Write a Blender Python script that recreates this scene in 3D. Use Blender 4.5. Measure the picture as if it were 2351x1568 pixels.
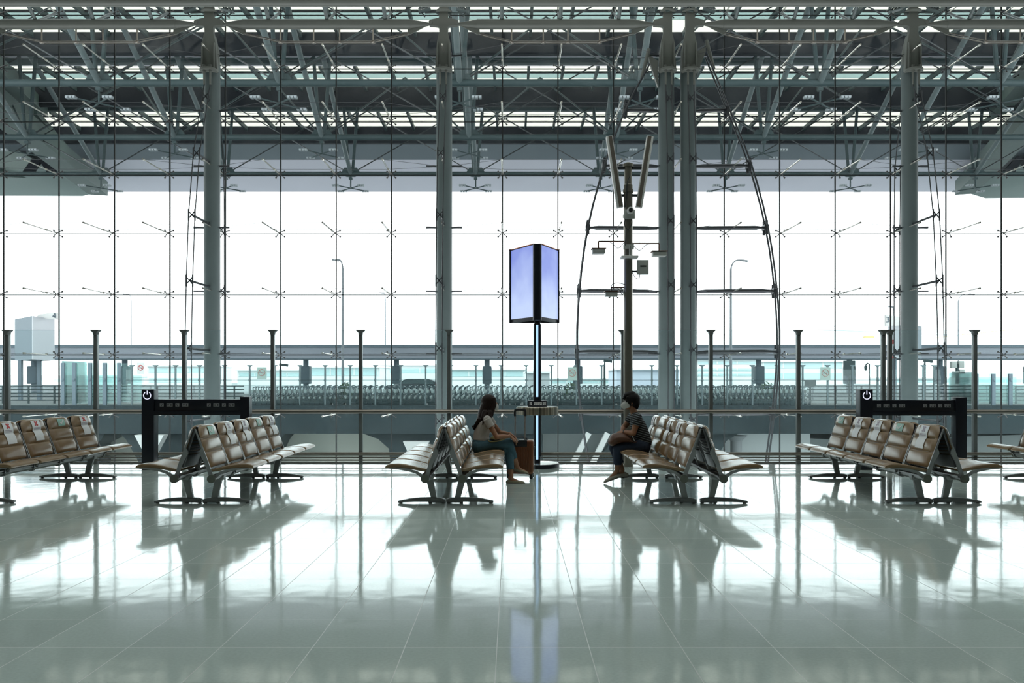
import bpy, bmesh, math, random
from mathutils import Vector, Matrix, Quaternion
random.seed(7)
for o in list(bpy.data.objects):
    bpy.data.objects.remove(o, do_unlink=True)
SC = bpy.context.scene
COL = SC.collection
PI = math.pi

# ------------------------------------------------------------------ camera
EYE = 1.45            # eye height, metres
F = 1867.0            # focal length in pixels of the 2351 px wide frame
CX, HY = 1175.5, 871.0
cam_d = bpy.data.cameras.new('camera')
cam = bpy.data.objects.new('camera', cam_d)
COL.objects.link(cam)
cam.location = (0, 0, EYE)
cam.rotation_euler = (PI / 2, 0, 0)
cam_d.sensor_width = 36.0
cam_d.lens = 36.0 * F / 2351.0
cam_d.shift_y = (HY - 784.0) / 2351.0
cam_d.clip_end = 2000
SC.camera = cam

# ------------------------------------------------------------------ light and exposure
SC.view_settings.view_transform = 'Standard'
SC.view_settings.look = 'None'
SC.view_settings.gamma = 1.0
SC.view_settings.use_curve_mapping = False
SC.view_settings.exposure = 0.3
SC.cycles.use_adaptive_sampling = True
SC.cycles.adaptive_threshold = 0.02
SC.cycles.use_denoising = True
SC.cycles.max_bounces = 7
SC.cycles.diffuse_bounces = 4
SC.cycles.glossy_bounces = 4
SC.cycles.transmission_bounces = 4
SC.cycles.transparent_max_bounces = 24
SC.cycles.caustics_reflective = False
SC.cycles.caustics_refractive = False
SC.cycles.sample_clamp_indirect = 6.0

world = bpy.data.worlds.new('overcast_sky')
SC.world = world
world.use_nodes = True
bg = world.node_tree.nodes['Background']
bg.inputs['Color'].default_value = (0.95, 0.985, 1.0, 1)
bg.inputs['Strength'].default_value = 2.9

def area(name, loc, rot, sx, sy, power, color):
    d = bpy.data.lights.new(name, 'AREA')
    d.shape = 'RECTANGLE'
    d.size, d.size_y = sx, sy
    d.energy = power
    d.color = color
    o = bpy.data.objects.new(name, d)
    COL.objects.link(o)
    o.location = loc
    o.rotation_euler = rot
    return o
# added unseen fill lights; the ceiling they wash sends a soft glow to the seats
for i, (lx, ly) in enumerate([(-14, 9), (14, 9), (-5, 7), (5, 7), (0, 12)]):
    area('added_fill_light', (lx, ly, 9.5), (PI, 0, 0), 2.5, 2.5, 480, (1.0, 0.98, 0.93))

# ------------------------------------------------------------------ helpers
def P(px, py, Z):
    """world point that lies at depth Z behind pixel (px, py) of the photograph"""
    return Vector(((px - CX) * Z / F, Z, EYE + (HY - py) * Z / F))

class MB:
    def __init__(s):
        s.v, s.f, s.sm = [], [], []
    def add(s, vs, fs, smooth=False):
        n = len(s.v)
        s.v += [Vector(v) for v in vs]
        s.f += [tuple(i + n for i in f) for f in fs]
        s.sm += [smooth] * len(fs)
        return s
    def box(s, x0, x1, y0, y1, z0, z1):
        vs = [(x, y, z) for x in (x0, x1) for y in (y0, y1) for z in (z0, z1)]
        return s.add(vs, [(0, 1, 3, 2), (4, 6, 7, 5), (0, 4, 5, 1), (2, 3, 7, 6), (0, 2, 6, 4), (1, 5, 7, 3)])
    def obox(s, c, ax, ay, az, hx, hy, hz):
        c, ax, ay, az = Vector(c), Vector(ax), Vector(ay), Vector(az)
        vs = [c + ax * hx * i + ay * hy * j + az * hz * k for i in (-1, 1) for j in (-1, 1) for k in (-1, 1)]
        return s.add(vs, [(0, 1, 3, 2), (4, 6, 7, 5), (0, 4, 5, 1), (2, 3, 7, 6), (0, 2, 6, 4), (1, 5, 7, 3)])
    def bar(s, a, b, w, h, up=(0, 0, 1)):
        a, b = Vector(a), Vector(b)
        d = (b - a)
        L = d.length
        d.normalize()
        u = Vector(up)
        if abs(d.dot(u)) > 0.98:
            u = Vector((0, 1, 0))
        sd = d.cross(u).normalized()
        uu = sd.cross(d)
        return s.obox((a + b) / 2, d, sd, uu, L / 2, w / 2, h / 2)
    def prism(s, poly, axis, a0, a1):
        """poly: 2D outline; axis 'x','y','z' is the extrusion axis"""
        def mk(p, a):
            if axis == 'y': return (p[0], a, p[1])
            if axis == 'x': return (a, p[0], p[1])
            return (p[0], p[1], a)
        n = len(poly)
        vs = [mk(p, a0) for p in poly] + [mk(p, a1) for p in poly]
        fs = [tuple(range(n)), tuple(range(2 * n - 1, n - 1, -1))]
        fs += [(i, i + n, (i + 1) % n + n, (i + 1) % n) for i in range(n)]
        return s.add(vs, fs)
    def sweep(s, pts, rad, seg=10, side=None, cap='flat', closed=False):
        """tube along pts; rad: number, list, or list of (a, b) half sizes (a along side, b across)"""
        pts = [Vector(p) for p in pts]
        n = len(pts)
        if not isinstance(rad, (list, tuple)): rad = [rad] * n
        rad = [(r, r) if not isinstance(r, (list, tuple)) else r for r in rad]
        if cap == 'round' and not closed:
            d0 = (pts[0] - pts[1]).normalized(); d1 = (pts[-1] - pts[-2]).normalized()
            a, b = rad[0]; m = min(a, b)
            pre = [(pts[0] + d0 * m * q, (a * w, b * w)) for q, w in ((0.97, 0.25), (0.75, 0.66), (0.4, 0.92))]
            a, b = rad[-1]; m = min(a, b)
            post = [(pts[-1] + d1 * m * q, (a * w, b * w)) for q, w in ((0.4, 0.92), (0.75, 0.66), (0.97, 0.25))]
            pts = [p for p, r in pre] + pts + [p for p, r in post]
            rad = [r for p, r in pre] + list(rad) + [r for p, r in post]
            n = len(pts)
        base = len(s.v)
        prev = None
        vs = []
        for i in range(n):
            if closed:
                t = (pts[(i + 1) % n] - pts[i - 1]).normalized()
            else:
                t = (pts[min(i + 1, n - 1)] - pts[max(i - 1, 0)]).normalized()
            if side is not None:
                u = Vector(side); u = (u - t * u.dot(t))
                if u.length < 1e-4: u = t.orthogonal()
                u.normalize()
            elif prev is None:
                u = t.orthogonal().normalized()
            else:
                u = (prev - t * prev.dot(t)).normalized()
            prev = u
            w = t.cross(u)
            for k in range(seg):
                an = 2 * PI * k / seg
                vs.append(pts[i] + u * (math.cos(an) * rad[i][0]) + w * (math.sin(an) * rad[i][1]))
        fs = []
        m = n if closed else n - 1
        for i in range(m):
            j = (i + 1) % n
            for k in range(seg):
                k2 = (k + 1) % seg
                fs.append((i * seg + k, i * seg + k2, j * seg + k2, j * seg + k))
        s.add(vs, fs, True)
        if not closed:
            s.f.append(tuple(base + k for k in range(seg - 1, -1, -1))); s.sm.append(False)
            s.f.append(tuple(base + (n - 1) * seg + k for k in range(seg))); s.sm.append(False)
        return s
    def tube(s, a, b, r, seg=10, r2=None):
        return s.sweep([a, b], [r, r if r2 is None else r2], seg)
    def lathe(s, prof, c=(0, 0, 0), seg=32, axis='z'):
        c = Vector(c)
        vs = []
        for r, h in prof:
            for k in range(seg):
                an = 2 * PI * k / seg
                x, y = r * math.cos(an), r * math.sin(an)
                vs.append(c + (Vector((x, y, h)) if axis == 'z' else Vector((x, h, y)) if axis == 'y' else Vector((h, x, y))))
        n = len(prof)
        fs = [(i * seg + k, i * seg + (k + 1) % seg, (i + 1) * seg + (k + 1) % seg, (i + 1) * seg + k)
              for i in range(n - 1) for k in range(seg)]
        fs.append(tuple(range(seg - 1, -1, -1)))
        fs.append(tuple((n - 1) * seg + k for k in range(seg)))
        return s.add(vs, fs, True)
    def ball(s, c, r, seg=12, rings=8, M=None):
        if not isinstance(r, (list, tuple)): r = (r, r, r)
        c = Vector(c)
        vs = []
        for i in range(rings + 1):
            th = PI * i / rings
            for k in range(seg):
                an = 2 * PI * k / seg
                p = Vector((r[0] * math.sin(th) * math.cos(an), r[1] * math.sin(th) * math.sin(an), r[2] * math.cos(th)))
                if M is not None: p = M @ p
                vs.append(c + p)
        fs = [(i * seg + k, (i + 1) * seg + k, (i + 1) * seg + (k + 1) % seg, i * seg + (k + 1) % seg)
              for i in range(rings) for k in range(seg)]
        return s.add(vs, fs, True)
    def mesh(s, name, mat=None, angle=38, weld=True, bevel=0):
        me = bpy.data.meshes.new(name)
        me.from_pydata([tuple(v) for v in s.v], [], s.f)
        for p, q in zip(me.polygons, s.sm): p.use_smooth = q
        bm = bmesh.new(); bm.from_mesh(me)
        if weld: bmesh.ops.remove_doubles(bm, verts=bm.verts, dist=1e-5)
        bmesh.ops.recalc_face_normals(bm, faces=bm.faces)
        if bevel:
            es = [e for e in bm.edges if len(e.link_faces) == 2 and e.calc_face_angle(0) > 0.5]
            bmesh.ops.bevel(bm, geom=es, offset=bevel, segments=2, profile=0.6, affect='EDGES', clamp_overlap=True)
            for f in bm.faces: f.smooth = True
        bm.to_mesh(me); bm.free()
        me.set_sharp_from_angle(angle=math.radians(angle))
        if mat: me.materials.append(mat)
        return me
    def obj(s, name, mat, parent=None, loc=None, angle=38, bevel=0, weld=True):
        me = s.mesh(name, mat, angle, weld, bevel)
        return link(name, me, parent, loc)

def link(name, data, parent=None, loc=None):
    o = bpy.data.objects.new(name, data)
    COL.objects.link(o)
    if parent is not None: o.parent = parent
    if loc is not None: o.location = loc
    return o
def tag(o, label, cat, group=None, kind=None):
    o['label'] = label; o['category'] = cat
    if group: o['group'] = group
    if kind: o['kind'] = kind
    return o
def thing(name, label, cat, loc=(0, 0, 0), rz=0, group=None):
    o = bpy.data.objects.new(name, None)
    COL.objects.link(o)
    o.location = loc; o.rotation_euler = (0, 0, rz)
    o.empty_display_size = 0.1
    return tag(o, label, cat, group)
def struct(o):
    o['kind'] = 'structure'
    return o
KIDS = {}
def copy_tree(o, parent=None):
    c = o.copy(); COL.objects.link(c)
    c.parent = parent
    for ch in o.children: copy_tree(ch, c)
    return c
def curve_pts(ctrl, n=6):
    """Catmull-Rom through control points"""
    c = [Vector(p) for p in ctrl]
    c = [c[0] * 2 - c[1]] + c + [c[-1] * 2 - c[-2]]
    out = []
    for i in range(1, len(c) - 2):
        for k in range(n):
            t = k / n
            p0, p1, p2, p3 = c[i - 1], c[i], c[i + 1], c[i + 2]
            out.append(0.5 * ((2 * p1) + (p2 - p0) * t + (2 * p0 - 5 * p1 + 4 * p2 - p3) * t * t + (3 * p1 - p0 - 3 * p2 + p3) * t ** 3))
    out.append(c[-2])
    return out
def lerp_list(r, n=6):
    out = []
    for i in range(len(r) - 1):
        for k in range(n):
            t = k / n; t = t * t * (3 - 2 * t)
            if isinstance(r[i], (list, tuple)):
                out.append((r[i][0] * (1 - t) + r[i + 1][0] * t, r[i][1] * (1 - t) + r[i + 1][1] * t))
            else:
                out.append(r[i] * (1 - t) + r[i + 1] * t)
    out.append(r[-1])
    return out

# ------------------------------------------------------------------ materials
def new_mat(name):
    m = bpy.data.materials.new(name); m.use_nodes = True
    nt = m.node_tree
    return m, nt, nt.nodes['Principled BSDF']
def mat(name, col, rough=0.5, metal=0.0, noise=0.0, nscale=6.0, bump=0.0, bscale=60.0, spec=0.5):
    m, nt, b = new_mat(name)
    b.inputs['Base Color'].default_value = (*col, 1)
    b.inputs['Roughness'].default_value = rough
    b.inputs['Metallic'].default_value = metal
    b.inputs['Specular IOR Level'].default_value = spec
    if noise or bump:
        tc = nt.nodes.new('ShaderNodeTexCoord')
    if noise:
        n = nt.nodes.new('ShaderNodeTexNoise'); n.inputs['Scale'].default_value = nscale
        n.inputs['Detail'].default_value = 4
        nt.links.new(tc.outputs['Object'], n.inputs['Vector'])
        mx = nt.nodes.new('ShaderNodeMix'); mx.data_type = 'RGBA'
        lo = tuple(c * (1 - noise) for c in col); hi = tuple(min(1, c * (1 + noise)) for c in col)
        mx.inputs[6].default_value = (*lo, 1); mx.inputs[7].default_value = (*hi, 1)
        nt.links.new(n.outputs['Fac'], mx.inputs[0])
        nt.links.new(mx.outputs[2], b.inputs['Base Color'])
    if bump:
        n2 = nt.nodes.new('ShaderNodeTexNoise'); n2.inputs['Scale'].default_value = bscale
        nt.links.new(tc.outputs['Object'], n2.inputs['Vector'])
        bp = nt.nodes.new('ShaderNodeBump'); bp.inputs['Strength'].default_value = bump
        bp.inputs['Distance'].default_value = 0.01
        nt.links.new(n2.outputs['Fac'], bp.inputs['Height'])
        nt.links.new(bp.outputs['Normal'], b.inputs['Normal'])
    return m
def glow(name, col, strength):
    m, nt, b = new_mat(name)
    b.inputs['Base Color'].default_value = (0.02, 0.02, 0.02, 1)
    b.inputs['Emission Color'].default_value = (*col, 1)
    b.inputs['Emission Strength'].default_value = strength
    return m
def glass(name, tint, gloss=1.0, haze=0.0, hazecol=(0.8, 0.9, 0.9), streak=0.0):
    m = bpy.data.materials.new(name); m.use_nodes = True
    nt = m.node_tree; nt.nodes.clear()
    out = nt.nodes.new('ShaderNodeOutputMaterial')
    tr = nt.nodes.new('ShaderNodeBsdfTransparent'); tr.inputs[0].default_value = (*tint, 1)
    gl = nt.nodes.new('ShaderNodeBsdfGlossy'); gl.inputs['Roughness'].default_value = 0.02
    fr = nt.nodes.new('ShaderNodeFresnel'); fr.inputs[0].default_value = 1.45
    mu = nt.nodes.new('ShaderNodeMath'); mu.operation = 'MULTIPLY'; mu.inputs[1].default_value = gloss
    mx = nt.nodes.new('ShaderNodeMixShader')
    nt.links.new(fr.outputs[0], mu.inputs[0]); nt.links.new(mu.outputs[0], mx.inputs[0])
    last = tr.outputs[0]
    if haze:
        tl = nt.nodes.new('ShaderNodeBsdfTranslucent'); tl.inputs[0].default_value = (*hazecol, 1)
        hx = nt.nodes.new('ShaderNodeMixShader'); hx.inputs[0].default_value = haze
        if streak:
            tc = nt.nodes.new('ShaderNodeTexCoord')
            n = nt.nodes.new('ShaderNodeTexNoise'); n.inputs['Scale'].default_value = 0.9; n.inputs['Detail'].default_value = 6
            nt.links.new(tc.outputs['Object'], n.inputs['Vector'])
            mr = nt.nodes.new('ShaderNodeMapRange')
            mr.inputs['From Min'].default_value = 0.42; mr.inputs['From Max'].default_value = 0.75
            mr.inputs['To Min'].default_value = haze; mr.inputs['To Max'].default_value = haze + streak
            nt.links.new(n.outputs['Fac'], mr.inputs['Value']); nt.links.new(mr.outputs[0], hx.inputs[0])
        nt.links.new(last, hx.inputs[1]); nt.links.new(tl.outputs[0], hx.inputs[2])
        last = hx.outputs[0]
    nt.links.new(last, mx.inputs[1]); nt.links.new(gl.outputs[0], mx.inputs[2])
    nt.links.new(mx.outputs[0], out.inputs[0])
    return m

M_steel = mat('painted_grey_steel', (0.085, 0.112, 0.112), 0.42, 0.0, 0.12, 3.0)
M_beamsteel = mat('weathered_grey_steel', (0.13, 0.14, 0.125), 0.5, 0.0, 0.15, 3.0)
M_cable = mat('dark_cable', (0.05, 0.055, 0.06), 0.4, 0.6)
M_chrome = mat('bright_stainless', (0.80, 0.77, 0.70), 0.25, 0.9)
M_rail = mat('brushed_rail_steel', (0.30, 0.27, 0.24), 0.32, 0.9)
M_seal = mat('glass_joint_seal', (0.015, 0.018, 0.018), 0.5, spec=0.3)
M_alu = mat('bench_grey_metal', (0.33, 0.335, 0.335), 0.36, 0.55)
M_alu_dark = mat('bench_dark_metal', (0.16, 0.16, 0.165), 0.32, 0.7)
M_black = mat('black_plastic', (0.012, 0.012, 0.014), 0.4)
M_kiosk = mat('navy_black_metal', (0.012, 0.014, 0.022), 0.3, 0.2)
M_leather = mat('tan_leather', (0.27, 0.175, 0.09), 0.21, 0.0, 0.10, 5.0, 0.07, 260.0, 0.75)
M_paper = mat('white_paper', (0.86, 0.88, 0.90), 0.4, 0, 0.05, 20, 0.4, 14)
M_red = mat('red_print', (0.55, 0.03, 0.03), 0.5)
M_faded = mat('faded_purple_print', (0.42, 0.36, 0.44), 0.5)
M_green = mat('green_print', (0.30, 0.55, 0.46), 0.45)
M_white = mat('white_paint', (0.75, 0.75, 0.74), 0.5)
M_grey = mat('grey_enclosure', (0.42, 0.44, 0.42), 0.45)
M_skin = mat('skin', (0.36, 0.17, 0.095), 0.55, 0, 0.08, 12)
M_skin2 = mat('tanned_skin', (0.30, 0.14, 0.075), 0.55, 0, 0.08, 12)
M_hair = mat('dark_brown_hair', (0.016, 0.007, 0.005), 0.5, 0, 0.3, 30, 0.3, 90, 0.25)
M_hair2 = mat('black_hair', (0.006, 0.005, 0.005), 0.55, 0, 0.3, 30, 0.3, 90, 0.2)
M_tee = mat('white_cotton', (0.50, 0.47, 0.44), 0.85, 0, 0.05, 8, 0.35, 22)
M_jeans = mat('blue_denim', (0.055, 0.125, 0.165), 0.85, 0, 0.25, 10, 0.4, 30)
M_jeans2 = mat('dark_denim', (0.018, 0.030, 0.058), 0.85, 0, 0.25, 10, 0.4, 30)
M_mask = mat('white_face_mask', (0.62, 0.62, 0.60), 0.8)
M_shoe = mat('beige_canvas_shoe', (0.34, 0.30, 0.21), 0.8)
M_shoe2 = mat('cream_sneaker', (0.40, 0.36, 0.31), 0.7)
M_bagb = mat('brown_soft_leather', (0.10, 0.040, 0.020), 0.5, 0, 0.2, 6, 0.4, 18)
M_bagy = mat('olive_yellow_bag', (0.40, 0.36, 0.17), 0.7)
M_case = mat('copper_suitcase_shell', (0.22, 0.082, 0.036), 0.35, 0.25)
M_eye = mat('eye_white', (0.7, 0.7, 0.7), 0.3)
M_concrete = mat('pale_concrete', (0.40, 0.41, 0.42), 0.8, 0, 0.15, 0.4)
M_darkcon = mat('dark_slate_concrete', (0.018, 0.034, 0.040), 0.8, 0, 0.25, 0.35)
M_asphalt = mat('grey_paving', (0.20, 0.23, 0.235), 0.85, 0, 0.1, 0.3)
M_cream = mat('cream_wall', (0.42, 0.43, 0.36), 0.85, 0, 0.06, 0.5)
M_roofdark = mat('black_roof_girder', (0.008, 0.010, 0.015), 0.6, spec=0.12)
M_roofgreen = mat('green_grey_roof_panel', (0.075, 0.112, 0.102), 0.6, 0, 0.15, 0.6, spec=0.2)
M_rooflav = mat('pale_lilac_soffit', (0.78, 0.72, 0.80), 0.7, 0, 0.06, 0.25)
M_truss = mat('slate_truss_tube', (0.036, 0.058, 0.062), 0.5, spec=0.25)
M_trolley = mat('trolley_metal', (0.07, 0.10, 0.115), 0.4, 0.5)
M_teal = mat('teal_glazing', (0.50, 0.66, 0.67), 0.25)
M_lilac = mat('lilac_panel', (0.50, 0.52, 0.60), 0.6)
M_blueshade = mat('blue_grey_panel', (0.16, 0.21, 0.25), 0.6)
M_pale = mat('pale_building', (0.80, 0.84, 0.84), 0.7)
M_suv = mat('dark_car_paint', (0.03, 0.045, 0.055), 0.25, 0.3)
M_leaf = mat('dull_green_leaves', (0.06, 0.11, 0.06), 0.8, 0, 0.4, 2)
M_amber = mat('yellow_crane_paint', (0.6, 0.45, 0.2), 0.6)
M_outlet = mat('grey_socket_plate', (0.30, 0.30, 0.32), 0.4)

G_facade = glass('facade_glass', (0.945, 0.975, 0.972), 0.4, 0.002, (0.8, 0.9, 0.92), 0.014)
G_rail = glass('balustrade_glass', (0.945, 0.98, 0.982), 0.6, 0.004, (0.75, 0.9, 0.92), 0.012)
G_edge = mat('glass_edge', (0.45, 0.60, 0.58), 0.2)
G_outer = glass('outdoor_screen_glass', (0.93, 0.975, 0.97), 0.8, 0.01)
G_teal = glass('teal_booth_glass', (0.82, 0.93, 0.92), 0.9, 0.04)
G_sky = glass('skylight_glass', (0.71, 0.70, 0.65), 0.3)
G_skyteal = glass('teal_skylight_glass', (0.42, 0.49, 0.475), 0.3)

def tile_floor():
    m, nt, b = new_mat('polished_floor_tiles')
    N = nt.nodes.new; L = nt.links.new
    g = N('ShaderNodeNewGeometry')
    sp = N('ShaderNodeSeparateXYZ'); L(g.outputs['Position'], sp.inputs[0])
    def M(op, a, bb=None, c=None):
        n = N('ShaderNodeMath'); n.operation = op
        for i, v in enumerate((a, bb, c)):
            if v is None: continue
            if isinstance(v, (int, float)): n.inputs[i].default_value = v
            else: L(v, n.inputs[i])
        return n.outputs[0]
    px, py = 0.499, 0.5035
    ux = M('DIVIDE', M('ADD', sp.outputs[0], 0.0815 + 100 * px), px)
    uy = M('DIVIDE', M('ADD', sp.outputs[1], 100 * py - 5.407), py)
    dx = M('MULTIPLY', M('SUBTRACT', 0.5, M('ABSOLUTE', M('SUBTRACT', M('FRACT', ux), 0.5))), px)
    dy = M('MULTIPLY', M('SUBTRACT', 0.5, M('ABSOLUTE', M('SUBTRACT', M('FRACT', uy), 0.5))), py)
    d = M('MINIMUM', dx, dy)
    line = M('LESS_THAN', d, 0.0026)
    cb = N('ShaderNodeCombineXYZ'); L(M('FLOOR', ux), cb.inputs[0]); L(M('FLOOR', uy), cb.inputs[1])
    wn = N('ShaderNodeTexWhiteNoise'); wn.noise_dimensions = '3D'; L(cb.outputs[0], wn.inputs['Vector'])
    ns = N('ShaderNodeTexNoise'); ns.inputs['Scale'].default_value = 55; ns.inputs['Detail'].default_value = 5
    L(g.outputs['Position'], ns.inputs['Vector'])
    v = M('ADD', M('MULTIPLY', wn.outputs['Value'], 0.10), M('MULTIPLY', ns.outputs['Fac'], 0.25))
    v = M('ADD', v, 0.80)
    mx = N('ShaderNodeMix'); mx.data_type = 'RGBA'; mx.blend_type = 'MULTIPLY'; mx.inputs[0].default_value = 1
    mx.inputs[6].default_value = (0.62, 0.735, 0.70, 1)
    cv = N('ShaderNodeCombineColor'); L(v, cv.inputs[0]); L(v, cv.inputs[1]); L(v, cv.inputs[2])
    L(cv.outputs[0], mx.inputs[7])
    m2 = N('ShaderNodeMix'); m2.data_type = 'RGBA'; L(line, m2.inputs[0]); L(mx.outputs[2], m2.inputs[6])
    m2.inputs[7].default_value = (0.62, 0.66, 0.64, 1)
    L(m2.outputs[2], b.inputs['Base Color'])
    L(M('ADD', M('MULTIPLY', line, 0.3), 0.05), b.inputs['Roughness'])
    b.inputs['IOR'].default_value = 1.85
    # gentle unevenness, tile joints and tiny per-tile tilt
    n2 = N('ShaderNodeTexNoise'); n2.inputs['Scale'].default_value = 2.4; n2.inputs['Detail'].default_value = 2
    L(g.outputs['Position'], n2.inputs['Vector'])
    n3 = N('ShaderNodeTexNoise'); n3.inputs['Scale'].default_value = 130; n3.inputs['Detail'].default_value = 2
    L(g.outputs['Position'], n3.inputs['Vector'])
    tilt = M('MULTIPLY', M('MULTIPLY', M('FRACT', ux), M('SUBTRACT', wn.outputs['Value'], 0.5)), 0.0006)
    h = M('ADD', M('MULTIPLY', n2.outputs['Fac'], 0.0014), M('MULTIPLY', n3.outputs['Fac'], 0.00007))
    h = M('ADD', h, tilt)
    h = M('SUBTRACT', h, M('MULTIPLY', line, 0.0005))
    bp = N('ShaderNodeBump'); bp.inputs['Strength'].default_value = 1.0; bp.inputs['Distance'].default_value = 1.0
    L(h, bp.inputs['Height']); L(bp.outputs[0], b.inputs['Normal'])
    return m
M_floor = tile_floor()

# ------------------------------------------------------------------ the hall
ZE = 14.05                      # floor edge at the balustrade
ZF = 20.0                       # glass facade
ZC = 19.2                       # facade columns
HZ = 14.0                       # hall height
struct(MB().box(-24, 24, -14, ZE, -0.35, 0.0).obj('floor', M_floor))
M_hall = mat('hall_plaster', (0.36, 0.38, 0.37), 0.8)
struct(MB().box(-24, 24, -14, ZF + 0.2, HZ, HZ + 0.3).obj('ceiling', M_hall))
struct(MB().box(-24, 24, -14.3, -14, -4, HZ).obj('wall_back', mat('dark_hall_cladding', (0.14, 0.15, 0.15), 0.7)))
struct(MB().box(-24.3, -24, -14, ZF, -4, HZ).obj('wall_left', M_hall))
struct(MB().box(24, 24.3, -14, ZF, -4, HZ).obj('wall_right', M_hall))
struct(MB().box(-24, 24, ZE, ZE + 0.035, -0.35, 0.022).obj('trim_1', M_rail))

# facade: five bays of glass with seals, spider fittings and rods
ROWS = [35, 158, 280, 402, 537, 677, 815, 950, 1085]
KX = lambda k: (8 + 127.3 * k - CX) * ZF / F
KZ = lambda y: EYE + (HY - y) * ZF / F
sp = MB()
for sx in (-1, 1):
    for sz in (-1, 1):
        a = Vector((0, -0.10, 0)); e = Vector((sx * 0.105, -0.035, sz * 0.075))
        sp.sweep([a, (a + e) / 2 + Vector((0, -0.02, 0)), e], [0.014, 0.011, 0.009], 6)
        sp.ball(e, 0.024, 8, 5)
        sp.tube(e, e + Vector((0, 0.03, 0)), 0.012, 6)
sp.ball((0, -0.10, 0), 0.022, 8, 5)
spider_me = sp.mesh('spider_fitting', mat('spider_steel', (0.06, 0.06, 0.06), 0.3, 0.6))
rd = MB()
rd.tube((-0.012, -0.11, 0), (-0.012, -1.42, 0), 0.008, 6)
rd.tube((0.012, -0.11, 0), (0.012, -1.42, 0), 0.008, 6)
rd.tube((0, -1.38, 0), (0, -1.46, 0), 0.022, 8)
rd.tube((0, -0.50, 0), (0, -0.56, 0), 0.024, 8)
rod_me = rd.mesh('strut_rod', M_chrome)
rb = MB(); rb.tube((0, -0.11, 0), (0, -1.42, 0), 0.013, 6); rb.tube((0, -1.38, 0), (0, -1.46, 0), 0.026, 8); rb.tube((0, -0.5, 0), (0, -0.56, 0), 0.022, 8)
bounds = [-3, 4, 8, 12, 16, 23]
ZTOP = HZ
for w in range(5):
    k0, k1 = bounds[w], bounds[w + 1]
    win = struct(bpy.data.objects.new('window_%d' % (w + 1), None)); COL.objects.link(win)
    win.location = ((KX(k0) + KX(k1)) / 2, ZF, 0)
    ox = -win.location.x
    g = MB(); g.box(KX(k0) + ox, KX(k1) + ox, 0.0, 0.018, -4, ZTOP)
    g.obj('glass_pane', G_facade, win)
    s = MB()
    for k in range(k0, k1 + (1 if w == 4 else 0)):
        s.box(KX(k) + ox - 0.0145, KX(k) + ox + 0.0145, -0.004, 0.022, -4, ZTOP)
    for y in ROWS + [-88]:
        s.box(KX(k0) + ox, KX(k1) + ox, -0.004, 0.022, KZ(y) - 0.009, KZ(y) + 0.009)
    s.obj('joint_seal', M_seal, win, weld=False)
    for k in range(max(k0, -1), min(k1, 20)):
        for y in ROWS[:-1]:
            c = link('spider_fitting', spider_me, win, (KX(k) + ox, 0, KZ(y)))
            link('strut_rod', rod_me, c)

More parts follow.
